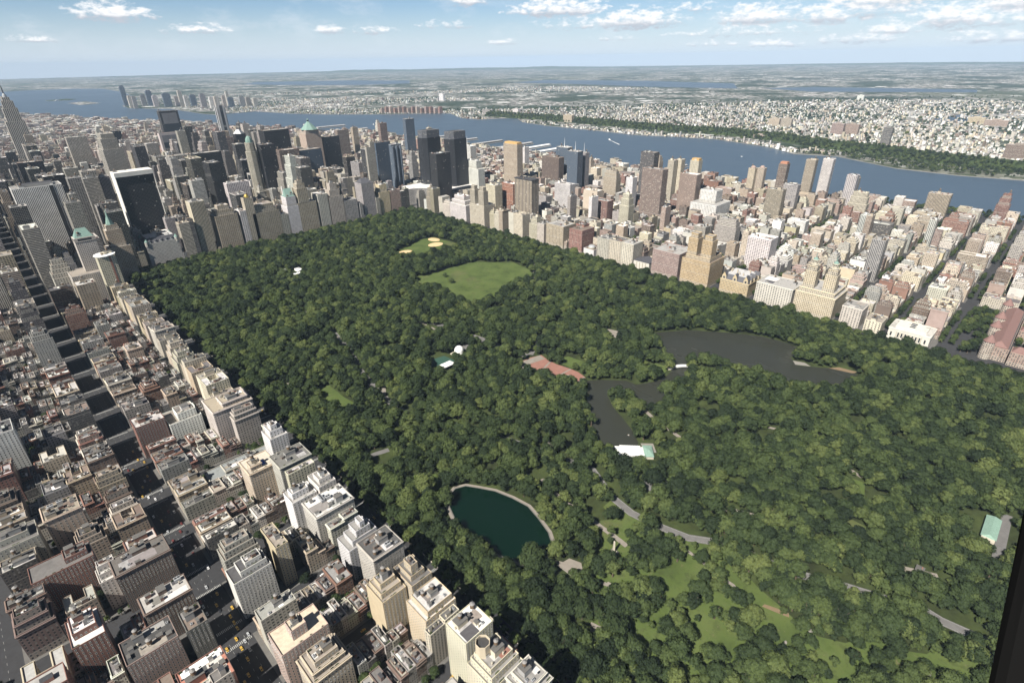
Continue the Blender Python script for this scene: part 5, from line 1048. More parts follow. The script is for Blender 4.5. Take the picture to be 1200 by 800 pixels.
def block(x0, x1, n, zone, wz=None, ez=None, fd=28, side='east', row=0):
    y0 = S(n) + (15.5 if n in (72, 79, 57, 42, 34, 23) else 9.5); y1 = S(n + 1) - (15.5 if n + 1 in (72, 79, 57, 42, 34, 23) else 9.5)
    c_ = [seen(x, y, 0, 90) for x in (x0, (x0 + x1) / 2, x1) for y in (y0, y1)]
    if not any(c_): return
    BLOCKS.append((x0, x1, y0, y1)); sw = 4.2
    x0 += sw; x1 -= sw; y0 += sw * .7; y1 -= sw * .7
    wz, ez = wz or zone, ez or zone; row *= 2
    front(x0, x0 + fd, y0, y1, wz, row, side); front(x1 - fd, x1, y0, y1, ez, row, side)
    ym = (y0 + y1) / 2
    mids(x0 + fd + .4, x1 - fd - .4, y0, ym - .4, zone, row + 1, side, True); mids(x0 + fd + .4, x1 - fd - .4, ym + .4, y1, zone, row, side, False)
for n in range(86, 59, -1):
    rw = 86 - n
    if n < 78:
        block(30.5, 158.5, n, UES, FIFTH, UES, 30, 'east', rw); block(183, 305, n, UES, MADE if n > 64 else MADS, PARK, 26, 'east', rw); block(348, 471, n, UES, PARK, UES, 26, 'east', rw)
    if not (77 <= n <= 80): block(-1103, -859.5, n, UWS, UWS, CPW, 30, 'west', rw)
    block(-1378, -1134, n, UWS, side='west', row=rw); block(-1652, -1408, n, UWS, WEA, UWS, side='west', row=rw); block(-1850, -1682, n, WEA, WEA, WEA, side='west', row=rw)
for n in range(59, 58, -1):
    block(30.5, 158.5, n, MID, side='south'); block(183, 305, n, MID, side='south')
    for a, b_ in ((-1103, -859.5), (-1378, -1134), (-1652, -1408), (-1926, -1682)): block(a, b_, n, UWS, side='west', row=27)
for n in range(58, 13, -1):
    rw = 59 - n; z = MID if n > 40 else (LOFT if n > 26 else LOW); zw = MIDW if n > 40 else (LOFT if n > 26 else LOW)
    for a, b_ in ((183, 305), (30.5, 158.5)): block(a, b_, n, z, side='south', row=rw)
    for a, b_ in ((-280, 0), (-555, -311), (-829, -585)): block(a, b_, n, z, fd=32, side='south', row=rw)
    for a, b_, zz in ((-1103, -859, zw), (-1378, -1134, HELL if n > 30 else LOW), (-1652, -1408, HELL if n > 26 else LOW), (-1926, -1682, HELL if n > 30 else LOW)):
        if a > -1500 - (n - 18) * 35 or n > 30: block(a, b_, n, zz, side='south', row=rw)
for yb in range(-3700, -6900, -90):          # the irregular streets far downtown
    for xb in range(-1450, 500, 130):
        if inside(MANH, xb - 20, yb) and inside(MANH, xb, yb - 80): 
            for k in range(3): 
                dt = yb < -5900 and xb > -420
                lot('office_tower' if dt else 'loft_building', xb + k * 40, xb + k * 40 + 36, yb - 70, yb, R4.uniform(60, 190) if dt and R4.random() < .5 else R4.uniform(14, 34), pick('TRLKGB'), 'punched' if not dt else 'grid', (-3700 - yb) // 90 + 50, 'south')
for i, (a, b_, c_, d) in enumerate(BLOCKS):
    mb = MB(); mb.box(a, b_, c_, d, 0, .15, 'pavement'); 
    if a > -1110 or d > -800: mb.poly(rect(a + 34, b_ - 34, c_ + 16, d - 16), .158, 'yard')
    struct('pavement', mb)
CAP = dict(row_house=300, apartment_building=262, apartment_tower=120, office_tower=270, office_building=220, loft_building=240, shop_house=290)
ONE = ('', 'first', 'second', 'third', 'fourth', 'fifth', 'sixth', 'seventh', 'eighth', 'ninth', 'tenth', 'eleventh', 'twelfth', 'thirteenth', 'fourteenth', 'fifteenth', 'sixteenth', 'seventeenth', 'eighteenth', 'nineteenth')
TENS = {2: ('twentieth', 'twenty'), 3: ('thirtieth', 'thirty'), 4: ('fortieth', 'forty'), 5: ('fiftieth', 'fifty'), 6: ('sixtieth', 'sixty'), 7: ('seventieth', 'seventy'), 8: ('eightieth', 'eighty'), 9: ('ninetieth', 'ninety')}
def ordinal(n):
    if n < 20: return ONE[n]
    t, u = divmod(n, 10); return TENS[t][0] if u == 0 else f'{TENS[t][1]}-{ONE[u]}'
LOTS.sort(key=lambda l: -l['share']); left = dict(CAP); chosen, rest = [], []
for l in LOTS:
    if left[l['kind']] > 0 and l['share'] > 1.5e-4: left[l['kind']] -= 1; chosen.append(l)
    else: rest.append(l)
rows = {}
for l in chosen: rows.setdefault((l['side'], l['row']), []).append(l)
ro = {s: sorted(k[1] for k in rows if k[0] == s) for s in ('east', 'west', 'south')}
for (s, rw), ll in rows.items():
    ll.sort(key=lambda l: (l['x0'] if s == 'east' else -l['x1'], -l['y1']))
    for i, l in enumerate(ll): l['ord'] = i + 1; l['rowno'] = ro[s].index(rw) + 1
PHR = dict(row_house='row house', apartment_building='apartment block', apartment_tower='apartment tower', office_tower='office tower', office_building='office block', loft_building='loft building', shop_house='low corner house')
GRP = dict(row_house='row houses in the side streets', apartment_building='apartment blocks of the street grid', apartment_tower='apartment towers', office_tower='office towers of the skyline', office_building='office blocks', loft_building='loft buildings', shop_house='low corner houses')
R5 = random.Random(77)
RN = {0: 'dark', 1: 'dark', 2: 'grey', 3: 'grey', 4: 'pale', 5: 'white', 6: 'brown', 7: 'brownish'}
def shape_of(l):
    x0, x1, y0, y1, h = l['x0'], l['x1'], l['y0'], l['y1'], l['h']; w, d = x1 - x0, y1 - y0
    if l['kind'] in ('row_house', 'loft_building', 'shop_house') or min(w, d) < 15:
        if l['kind'] == 'row_house' and w < 9 and R5.random() < .6:      # rear ell
            b_ = y0 + d * .35
            return [(rect(x0, x1, y0, y1), 0, h)] if R5.random() < .5 else [(rect(x0, x1, y0, y1), 0, h - 3.2), (rect(x0, x1, y0 + d * .25, y1), h - 3.2, h)]
        return [(rect(x0, x1, y0, y1), 0, h)]
    c_ = R5.random()
    if l['kind'] == 'apartment_building' and c_ < .4 and w > 20 and d > 20:     # open court to the south or east
        k = w * .3; return [([(x0, y0), (x0 + k, y0), (x0 + k, y0 + d * .55), (x1 - k, y0 + d * .55), (x1 - k, y0), (x1, y0), (x1, y1), (x0, y1)], 0, h)]
    if c_ < .75 and h > 35 and l['style'] in ('punched', 'wide', 'stripe', 'grid'):
        i1 = min(w, d) * .10; t = [(rect(x0, x1, y0, y1), 0, h * R5.uniform(.62, .85))]; z = t[0][2]
        t.append((inset(x0, x1, y0, y1, (i1, i1, i1, i1)), z, z + (h - z) * .6)); z = t[1][2]; t.append((inset(x0, x1, y0, y1, (i1 * 2.4, i1 * 2, i1 * 2.2, i1 * 2)), z, h)); return t
    return [(rect(x0, x1, y0, y1), 0, h)]
for l in chosen:
    ri = R5.choice((0, 1, 1, 2, 3, 6, 7, 4) if l['side'] == 'east' else range(8)); lvl = 2 if l['share'] > 1.5e-3 else (1 if l['share'] > 4.5e-4 else 0)
    plain = ()
    if l['kind'] == 'row_house': plain = (1, 3)
    elif l['kind'] in ('apartment_building', 'loft_building', 'office_building') and R5.random() < .35: plain = (1,)
    t = shape_of(l)
    r, f = make_building(l['kind'], None, PHR[l['kind']].replace('low corner house', 'house'), t, l['style'], l['tk'], R5, GRP[l['kind']], lvl, cornice=lvl > 0 and l['tk'] in 'LTRBP' and l['style'] == 'punched', bay=2.2 if l['kind'] == 'row_house' else 3.2, plain=plain if len(t[0][0]) == 4 else (), rt=vary(ROOFT[ri], R5, .15), big=l['kind'] != 'row_house')
    where = {'east': f"{ordinal(l['ord'])} from the park in the {ordinal(l['rowno'])} row east", 'west': f"{ordinal(l['ord'])} behind the park in the {ordinal(l['rowno'])} row west", 'south': f"{ordinal(l['ord'])} riverward in the {ordinal(l['rowno'])} row south"}[l['side']]
    sz = '' if l['kind'] in ('row_house', 'loft_building', 'shop_house') else ('stepped ' if len(t) > 1 else ('courtyard ' if len(t[0][0]) > 4 else ''))
    r['label'] = f"{sz}{WORD[l['tk']]} {PHR[l['kind']]}, {RN[ri]} roof, {where}"
# what is left over of each kind, far off: one mass
if rest:
    mb, rf, cl = MB(), MB(), MB()
    for l in rest:
        t = vary(TINT[l['tk']], R5); tier(mb, rf, rect(l['x0'], l['x1'], l['y0'], l['y1']), 0, l['h'], l['style'], t, R5.choice(ROOFT))
        if R5.random() < .7:
            w = (l['x1'] - l['x0']); x, y = l['x0'] + w * R5.uniform(.2, .5), l['y0'] + (l['y1'] - l['y0']) * R5.uniform(.2, .5); mb.box(x, x + w * .3, y, y + 5, l['h'], l['h'] + R5.uniform(3, 6), 'plain', t, top='tarpaper')
    o = mb.build('distant_city_buildings'); tag(o, 'far blocks of the city running on toward the river and harbour', 'city blocks', kind='stuff')
    q2 = rf.build('roof', o)
print('lots', len(LOTS), 'chosen', len(chosen), {k: CAP[k] - v for k, v in left.items()})
# ------------------------------------------------------------------ far shore, boats, cars, street trees
R6 = random.Random(5)
JC = [(-1594, -7151, 231, 53), (-1554, -6725, 134, 41), (-1548, -6507, 131, 40), (-1740, -6927, 129, 53), (-1794, -6843, 176, 63), (-1789, -6606, 126, 52), (-1881, -6465, 153, 82), (-2002, -6524, 108, 52), (-2035, -6473, 174, 42), (-2025, -6247, 124, 41), (-2128, -6332, 127, 62), (-2103, -5897, 148, 60), (-2116, -5657, 119, 48), (-2152, -5602, 127, 48), (-2258, -5663, 129, 49), (-2283, -5625, 173, 29), (-2301, -5598, 111, 59), (-2436, -5621, 113, 60), (-2537, -5703, 96, 51), (-2587, -5626, 87, 51)]
for i, (x, y, h, w) in enumerate(JC):
    tk, st, c_ = (('G', 'bluecurtain', 'blue grey glass'), ('K', 'grid', 'pale concrete'), ('L', 'punched', 'pale stone'), ('W', 'grid', 'white'), ('G', 'ribbon', 'grey banded'))[(0, 2, 1, 4, 0, 3, 0, 1, 2, 3, 0, 4, 3, 2, 1, 2, 0, 4, 1, 2)[i]]
    r, f = make_building('waterfront_tower', (f'tall tapering {c_} tower alone at the tip of the far waterfront' if i == 0 else f'{c_} tower on the far waterfront, {ordinal(i)} upriver from the tapering tallest one'), 'waterfront tower', [(rect(x - w / 2, x + w / 2, y - 25, y + 15), 0, h * .93), (rect(x - w * .36, x + w * .36, y - 19, y + 9), h * .93, h)], st, tk, R6, 'towers on the far waterfront', 0, deco=False)
NJB = [(-4393, -4374, 81, 85, 'W', 'big white slab far inland behind the brick riverside blocks'), (-3425, -2481, 40, 109, 'G', 'low dark blue warehouse on the river point'), (-3338, -1444, 53, 87, 'Y', 'orange tan block at the foot of the wooded cliff'), (-3381, 724, 93, 42, 'N', 'dark notched tower on the wooded cliff'), (-3724, 378, 67, 68, 'P', 'brown slab on the cliff top, nearer the river of two'), (-3775, 444, 62, 73, 'P', 'brown slab on the cliff top, upriver of two'), (-4017, -123, 48, 72, 'T', 'tan cliff top slab, downriver of two'), (-4011, -38, 53, 71, 'T', 'tan cliff top slab, upriver of two'), (-4911, 891, 42, 94, 'Y', 'yellowish slab inland on the far right of the cliff'), (-4800, 1012, 40, 125, 'P', 'long pink slab inland beside the yellowish slab'), (-3260, 1282, 66, 94, 'B', 'big brown slab at the edge of view above the wooded cliff'), (-6982, -417, 45, 64, 'W', 'white block standing alone in the far marshes'), (-3403, -2084, 65, 67, 'W', 'white tower above the cliff woods by the river bend'), (-3289, 90, 20, 72, 'P', 'low pink block on the far shore')]
for (x, y, h, w, tk, lb) in NJB: make_building('far_slab', lb, 'far building', [(rect(x - 20, x + 12, y - w / 2, y + w / 2), 0, h), (rect(x - 12, x + 4, y - w * .2, y + w * .2), h, h + 6)], 'wide', tk, R6, None, 0, deco=False)
for i in range(14): x, y = -2922 - i * 24.5, -3437 + i * 38; make_building('riverside_block', f'brown brick riverside block across the river, {ordinal(i + 1)} upriver in its row', 'riverside block', [(rect(x - 24, x + 12, y - 12, y + 12), 0, 56 if i % 3 else 44), (rect(x - 14, x + 2, y - 6, y + 6), 56 if i % 3 else 44, 60 if i % 3 else 49)], 'punched', 'PR'[i % 2], R6, 'brick riverside blocks across the river', 0, deco=False)
mb = MB(); SH = NJS[12:]
def njok(x, y): return inside(SH + [(-2100, 9000), (-30000, 9000), (-30000, -12000), (-2000, -9000)], x, y)
PAL = [(-3300, -2400), (-3340, -1700), (-3320, -1420), (-3290, -1000), (-3260, -560), (-3310, -160), (-3230, 240), (-3100, 480), (-3060, 760), (-2960, 1000), (-2900, 1300), (-2800, 2200)]
n = 0
while n < 42000:
    t = R6.random() ** 1.9; D = 3300 + t * 7500; az = math.radians(R6.uniform(176, 268)); x, y = CAM[0] + D * math.cos(az), CAM[1] + D * math.sin(az); n += 1; x = round(x / 34) * 34 + R6.choice((0, 13)); y = round(y / 10) * 10 + R6.uniform(-1, 1)
    if round(y / 10) % 9 == 0: continue
    if not njok(x, y) or near_line(PAL, x, y, 130): continue
    if noise2(x * .012, y * .012) + noise2(x * .05, y * .05) * .5 > .38 - .8 * max(0, (D - 5200) / 6000): continue
    if not seen(x, y, 0, 20): continue
    s = R6.choice((.75, .85, 1, 1, 1.6)); w, d, h = R6.uniform(9, 13) * s, R6.uniform(7, 11) * s, R6.uniform(6, 13) * (1 if R6.random() < .95 else 2.6)
    if D > 6500 and R6.random() < .12: w *= 3; d *= 2.5; h = 10
    c_ = vary(TINT[R6.choice('LKWGTBGCW')], R6, .2); mb.box(x, x + w, y, y + d, 0, h, 'plain', c_)
    mb.f.pop(); mb.uv.pop(); mb.mi.pop(); mb.t.pop()
    mb.face([(x, y, h), (x + w, y, h), (x + w, y + d, h), (x, y + d, h)], 'roofing', R6.choice(((.16, .155, .15), (.27, .265, .255), (.37, .365, .35), (.45, .44, .42), (.22, .18, .15), (.30, .27, .24), (.58, .57, .55))))
tag(mb.build('far_town_buildings'), 'pale mass of low town roofs spreading across the far shore', 'town', kind='stuff')
# cliff ridge on the far shore
mb = MB()
for (xa, ya), (xb, yb) in zip(PAL, PAL[1:]):
    for (o0, z0), (o1, z1) in (((0, 0), (-50, 22)), ((-50, 22), (-100, 34)), ((-100, 34), (-150, 0))): mb.face([(xa + o0, ya, z0), (xb + o0, yb, z0), (xb + o1, yb, z1), (xa + o1, ya, z1)], 'far_woods')
struct('hills', mb)
WOOD = []
for (xa, ya), (xb, yb) in zip(PAL, PAL[1:]):
    for k in range(int(math.dist((xa, ya), (xb, yb)) / 2.6)):
        t, o = R6.random(), R6.uniform(0, 85); z = 22 * o / 50 if o < 50 else 22 + (o - 50) * .24
        WOOD.append((xa + (xb - xa) * t - o, ya + (yb - ya) * t, R6.uniform(.8, 1.2), R6.uniform(0, 6), R6.randrange(8), z))
for k in range(2600):
    t = R6.random(); D = 3600 + t * 5200; az = math.radians(R6.uniform(178, 266)); x, y = CAM[0] + D * math.cos(az), CAM[1] + D * math.sin(az)
    if njok(x, y) and seen(x, y, 0, 10) and noise2(x * .02, y * .02) > -.2: WOOD.append((x, y, R6.uniform(1.0, 1.7), R6.uniform(0, 6), R6.randrange(8), 0))
for k in range(2200):
    y = R6.uniform(330, 2200); x = -2700 - R6.uniform(0, 330)
    if njok(x + 12, y) and R6.random() < .75: WOOD.append((x, y, R6.uniform(.7, 1.0), R6.uniform(0, 6), R6.randrange(8), 0))
# piers with sheds on the near bank
for i, (y, ln, w, tk) in enumerate(((-560, 300, 40, 'W'), (-700, 300, 40, 'W'), (-840, 300, 40, 'G'), (-1050, 260, 30, 'N'), (-1250, 230, 30, 'K'), (-330, 180, 26, 'K'), (-1500, 250, 34, 'G'), (240, 190, 16, 'K'), (-2350, 240, 34, 'K'), (-2700, 250, 40, 'G'))):
    r = root('pier', f'{WORD[tk]} shed pier on the near bank, {ordinal(1 + sorted((-560, -700, -840, -1050, -1250, -330, -1500, 240, -2350, -2700), reverse=True).index(y))} counting downriver', 'pier', (-1985 - ln / 2 + (0 if y > -1600 else 130), y, H), 'piers on the near bank')
    add(r, 'deck', lambda mb: mb.box(-ln / 2, ln / 2 - 4, -w / 2, w / 2, -1, 2.2, 'concrete_pier')); add(r, 'shed', lambda mb: mb.box(-ln / 2 + 8, ln / 2 - 12, -w / 2 + 3, w / 2 - 3, 2.21, 10, 'plain', TINT[tk])); add(r, 'roof', lambda mb: groof(mb, -ln / 2 + 7, ln / 2 - 11, -w / 2 + 2, w / 2 - 2, 10.02, 13, 'white_paint' if tk == 'W' else 'roofing', (.4, .4, .4)))
def boat(x, y, L_, rot, lb, wake=False, cat='boat'):
    r = root('boat', lb, cat, (x, y, H)); r.rotation_euler = (0, 0, rot)
    def hull(mb):
        for i in range(8):
            a, b_ = i / 8, (i + 1) / 8; f = lambda t: L_ * .13 * (1 - max(0, (t - .6) / .4) ** 2) ** .5; x0, x1 = -L_ / 2 + L_ * a, -L_ / 2 + L_ * b_
            for s in (-1, 1): mb.face([(x0, s * f(a) * .8, -.5), (x1, s * f(b_) * .8, -.5), (x1, s * f(b_), L_ * .07), (x0, s * f(a), L_ * .07)], 'white_paint')
            mb.face([(x0, -f(a), L_ * .07), (x1, -f(b_), L_ * .07), (x1, f(b_), L_ * .07), (x0, f(a), L_ * .07)], 'white_paint')
        mb.face([(-L_ / 2, -L_ * .104, -.5), (-L_ / 2, L_ * .104, -.5), (-L_ / 2, L_ * .13, L_ * .07), (-L_ / 2, -L_ * .13, L_ * .07)], 'white_paint')
    add(r, 'hull', hull); c_ = add(r, 'cabin', lambda mb: (mb.box(-L_ * .35, L_ * .18, -L_ * .09, L_ * .09, L_ * .071, L_ * .14, 'white_paint'), mb.box(-L_ * .2, L_ * .1, -L_ * .07, L_ * .07, L_ * .141, L_ * .19, 'white_paint')))
    add(c_, 'window_band', lambda mb: mb.box(-L_ * .33, L_ * .19, -L_ * .092, L_ * .092, L_ * .095, L_ * .118, 'glass_dark')); add(r, 'mast', lambda mb: mb.tube(-L_ * .05, 0, L_ * .19, L_ * .32, .2, .1, 'steel', n=5))
    return r
boat(-2709, -588, 34, math.radians(-128), 'white ferry speeding across the river with a long wake')
mb = MB(); d = Vector((math.cos(math.radians(-128)), math.sin(math.radians(-128)))); nn = Vector((-d.y, d.x)); p0 = Vector((-2709, -588))
for i in range(12): a, b_ = p0 - d * (10 + i * 17), p0 - d * (27 + i * 17); w0, w1 = 1.2 + i * .22, 1.42 + i * .22; mb.face([(*(a - nn * w0), H + .15), (*(a + nn * w0), H + .15), (*(b_ + nn * w1), H + .15), (*(b_ - nn * w1), H + .15)], 'white_paint')
o = mb.build('wake'); tag(o, None, None, kind='stuff')
boat(-3040, -742, 60, 1.2, 'white excursion ship lying off the far shore', cat='ship'); boat(-3150, -1400, 45, 1.5, 'white yacht moored by the orange tan block', cat='yacht'); boat(-3190, -960, 40, 1.4, 'small white ship close to the far piers', cat='ship')
boat(-1213, -9500, 90, .4, 'white ship out in the harbour beyond the tapering tower', cat='ship'); boat(-2300, -2600, 30, 1.2, 'small white boat in midriver below the pyramid capped tower'); boat(-2600, 300, 14, 1.0, 'tiny sail boat on the river by the riverside towers')
# street and yard trees
st = []
for n in range(60, 79):
    for (a, b_) in ((34, 156), (187, 302), (-1100, -865), (-1375, -1138), (-1650, -1412), (-1850, -1686)):
        if a > 0 and n > 77: continue
        for s in (-1, 1):
            x = a + R6.uniform(28, 40)
            while x < b_ - 24:
                y = S(n) + s * (13.5 if n == 72 else 7.6)
                if R6.random() < (.62 if a > 0 else .88) and seen(x, y, 5, 10): st.append((x, y, R6.uniform(.45, .68) * (1 if a > 0 else 1.3), R6.uniform(0, 6), R6.randrange(8)))
                x += R6.uniform(7, 13)
        for k in range(9 if a > -1400 else 5):
            x, y = R6.uniform(a + 36, b_ - 36), S(n) + 40 + R6.uniform(-5, 5)
            if seen(x, y, 5, 10) and not taken(x - 2, x + 2, y - 2, y + 2): st.append((x, y, R6.uniform(.5, .8), R6.uniform(0, 6), R6.randrange(8)))
for k in range(70): st.append((326 + R6.uniform(-4, 4), R6.uniform(600, 1080), .55, k, k % 8))
for k in range(46): st.append((R6.uniform(-1095, -880), S(77) + R6.uniform(14, 44), R6.uniform(.8, 1.1), k, k % 8))
for k in range(40): st.append((R6.uniform(-1060, -900), R6.uniform(1700, 1790), R6.uniform(.8, 1.1), k, k % 8))
for k in range(22): st.append((R6.uniform(34, 60), R6.uniform(872, 896), R6.uniform(.6, .8), k, k % 8))
for y in range(6, 1380, 11): st.append((2.2, y + R6.uniform(-2, 2), R6.uniform(.75, .95), y, y % 8))
for y in range(150, 1470, 11): st.append((-833.5, y + R6.uniform(-2, 2), R6.uniform(.75, .95), y, y % 8))
st = [p for p in st if on(p[0], p[1], 5, 6)]; st.sort(key=lambda p: dist(p[0], p[1]) / p[2])
for (x, y, s, a, k) in st[:230]:
    w = 'along the park wall' if abs(x - 2.2) < 1 else ('in the avenue of dark shade' if x > 306 else ('in a street or yard between the near houses' if x > 0 else 'in a side street beyond the park'))
    tree('street_tree', x, y, s, a, k, f'small green street tree {w}', 'tree', f'street trees {w}')
scatter('woodland', [p for p in FAR_TREES if p[0] > -1000]); scatter('far_trees', WOOD + [(*p, .15) for p in st[230:]] + [(*p, .15) for p in FAR_TREES if p[0] <= -1000])
# cars
def car_parts(body):
    def b(mb):
        pr = [(-2.3, .45), (-2.3, .95), (-1.3, 1.05), (-.8, 1.45), (.7, 1.45), (1.3, 1.0), (2.2, .85), (2.3, .45)]
        for i in range(len(pr)): a, c_ = pr[i], pr[(i + 1) % len(pr)]; mb.face([(a[0], -.88, a[1]), (a[0], .88, a[1]), (c_[0], .88, c_[1]), (c_[0], -.88, c_[1])], body)
        for s in (-.88, .88): mb.face([(x, s, z) for x, z in pr], body)
    def g2(mb):
        for s in (-.885, .885): mb.face([(-1.15, s, 1.06), (-.75, s, 1.4), (.62, s, 1.4), (1.1, s, 1.06)], 'glass_dark')
        mb.face([(-1.28, -.7, 1.08), (-1.28, .7, 1.08), (-.84, .7, 1.44), (-.84, -.7, 1.44)], 'glass_dark'); mb.face([(.76, -.7, 1.43), (.76, .7, 1.43), (1.29, .7, 1.03), (1.29, -.7, 1.03)], 'glass_dark')
    m1, m2 = MB(), MB(); b(m1); g2(m2); return m1.mesh('body'), m2.mesh('window')
flat('car_yellow', (.50, .32, .06), .3, .5, .05); flat('car_white', (.7, .7, .7), .3, .5, .05); flat('car_black', (.02, .02, .022), .3, .5, .05); flat('car_silver', (.38, .39, .40), .3, .5, .05); flat('car_red', (.16, .04, .035), .3, .5, .05)
mb = MB(); A = [(.32 * math.cos(k * .628), .32 * math.sin(k * .628) + .32) for k in range(10)]
for k in range(10): a, b_ = A[k], A[(k + 1) % 10]; mb.face([(a[0], -.1, a[1]), (b_[0], -.1, b_[1]), (b_[0], .1, b_[1]), (a[0], .1, a[1])], 'wheel_rubber')
for s in (-.1, .1): mb.face([(x, s, z) for x, z in A], 'wheel_rubber')
WHEEL = mb.mesh('wheel'); CM = {c_: car_parts('car_' + c_) for c_ in ('yellow', 'white', 'black', 'silver', 'red')}; cars = []
for k in range(420):
    c_ = R6.choice(('yellow', 'yellow', 'white', 'black', 'silver', 'silver', 'red')); t = R6.random()
    if t < .45: x, y, a, w = R6.choice((161.5, 166, 170.7, 175.5, 180)), R6.uniform(500, 1190), 1.571, 'on the shaded avenue'
    elif t < .6: x, y, a, w = R6.choice((9, 14, 19, 24)), R6.uniform(400, 1370), -1.571, 'on the avenue along the park'
    elif t < .9: n = R6.randrange(62, 77); x, y, a, w = R6.choice((R6.uniform(32, 160), R6.uniform(180, 300))), S(n) + R6.choice((-3.6, 3.6)), 0, 'in a side street east of the park'
    else: n = R6.randrange(66, 78); x, y, a, w = R6.uniform(-1100, -862), S(n) + R6.choice((-3.4, 3.4)), 0, 'in a side street beyond the park'
    if on(x, y, 1, 2) and not any((x - p[0]) ** 2 + (y - p[1]) ** 2 < 36 for p in cars): cars.append((x, y, a, c_, w))
cars.sort(key=lambda p: dist(p[0], p[1]))
for i, (x, y, a, c_, w) in enumerate(cars[:130]):
    r = root('parked_car' if 'side' in w else 'car', f'small {c_} car {w}', 'car', (x, y, .01), f'{c_} cars {w}'); r.rotation_euler = (0, 0, a)
    link(bpy.data.objects.new('body', CM[c_][0]), r); link(bpy.data.objects.new('window', CM[c_][1]), r)
    for sx in (-1.4, 1.4):
        for sy in (-.8, .8): wl = bpy.data.objects.new('wheel', WHEEL); wl.location = (sx, sy, 0); link(wl, r)
# painted crossings where side streets meet the avenues
mb = MB()
for n in range(60, 78):
    for (a, b_) in ((158.5, 183), (0, 30.5)):
        for s in (-1, 1):
            k = a + 1.5
            while k < b_ - 1: yq = S(n) + s * (17 if n == 72 else 11); mb.face([(k, yq - 1.6, .012), (k + .6, yq - 1.6, .012), (k + .6, yq + 1.6, .012), (k, yq + 1.6, .012)], 'road_paint'); k += 1.3
struct('road_marking', mb)
mb = MB()
for a, b_ in ((158.5, 183), (0, 30.5), (305, 348)):
    for k in (1, 2, 3):
        x = a + (b_ - a) * k / 4; y = 420.
        while y < 1400: mb.face([(x - .08, y, .009), (x + .08, y, .009), (x + .08, y + 3, .009), (x - .08, y + 3, .009)], 'road_paint'); y += 9
struct('road_marking', mb)
# park boundary walls
for x, lb in ((.8, 'long low stone wall along the park beside the near towers'), (-829.6, 'long low stone wall along the far side of the park')):
    mb = MB(); mb.box(x - .25, x + .25, 4, 1900, 0, 1.2, 'limestone'); mb.box(x - .35, x + .35, 4, 1900, 1.2, 1.32, 'limestone', bottom=True); tag(mb.build('park_wall'), lb, 'wall')
# door post of the aircraft, dark, close by at the lower edge of view
def world(u, v, d): 
    q2 = np.array([(u - 600) / FOC, -(v - 400) / FOC, -1.]); return Vector(np.array(CAM) + CR @ q2 * d)
p0, p1 = world(1226, 585, .95), world(1170, 900, .95); ax = (p1 - p0).normalized(); fw = Vector(CR @ np.array([0, 0, -1.])); sd = ax.cross(fw).normalized(); fw = sd.cross(ax).normalized(); mb = MB(); rings = []
for t, w in ((-.15, .006), (.0, .018), (.25, .024), (.6, .031), (1.0, .038)):
    c_ = p0.lerp(p1, t); rings.append([tuple(c_ + sd * w * math.cos(k * .5236) + fw * .03 * math.sin(k * .5236) - p0) for k in range(12)])
for a, b_ in zip(rings, rings[1:]):
    for k in range(12): mb.face([a[k], a[(k + 1) % 12], b_[(k + 1) % 12], b_[k]], 'black_paint')
mb.face(rings[0][::-1], 'black_paint'); mb.face(rings[-1], 'black_paint'); tag(mb.build('helicopter_door_post', None, p0), 'black curved helicopter door post close to the viewer', 'door post')
# ------------------------------------------------------------------ camera, sun, sky, air
cam = bpy.data.cameras.new('camera'); co = bpy.data.objects.new('camera', cam); link(co); SC.camera = co
M4 = Matrix([[*CR[i], CAM[i]] for i in range(3)] + [[0, 0, 0, 1]]); co.matrix_world = M4
cam.sensor_width = 36; cam.sensor_fit = 'HORIZONTAL'; cam.lens = FOC / 1200 * 36; cam.clip_start = .05; cam.clip_end = 200000
SUN_EL, SUN_AZ = math.radians(47), math.radians(9)
sv = Vector((math.cos(SUN_AZ) * math.cos(SUN_EL), math.sin(SUN_AZ) * math.cos(SUN_EL), math.sin(SUN_EL)))
sl = bpy.data.lights.new('sun', 'SUN'); sl.energy = 5.0; sl.angle = math.radians(.55); sl.color = (1, .95, .87); so = bpy.data.objects.new('sun', sl); link(so); so.rotation_euler = sv.to_track_quat('Z', 'Y').to_euler()
w = bpy.data.worlds.new('World'); SC.world = w; w.use_nodes = True; nt = w.node_tree; q = NB(nt); bg = nt.nodes['Background']
sky = q.n('ShaderNodeTexSky', sky_type='NISHITA'); sky.sun_disc = False; sky.sun_elevation = SUN_EL; sky.sun_rotation = math.pi / 2 - SUN_AZ; sky.air_density = 1.0; sky.dust_density = .15; sky.ozone_density = 2.0; sky.altitude = 400
tc = q.n('ShaderNodeTexCoord').outputs['Generated']; sp = q.n('ShaderNodeSeparateXYZ'); q.link(tc, sp.inputs[0]); DX, DY, DZ = sp.outputs
az = q.m('MULTIPLY', q.m('ARCTAN2', DY, DX), 180 / math.pi); az = q.m('ADD', az, q.m('MULTIPLY', q.m('LESS_THAN', az, 0.0), 360.0)); el = q.m('MULTIPLY', q.m('ARCSINE', DZ), 180 / math.pi)
ae = q.n('ShaderNodeCombineXYZ'); q.link(az, ae.inputs[0]); q.link(q.m('MULTIPLY', el, 2.2), ae.inputs[1])
puff = q.noise(ae.outputs[0], 1.15, 7, .62); wisp = q.noise(ae.outputs[0], .22, 5, .6)
mask = topm = None
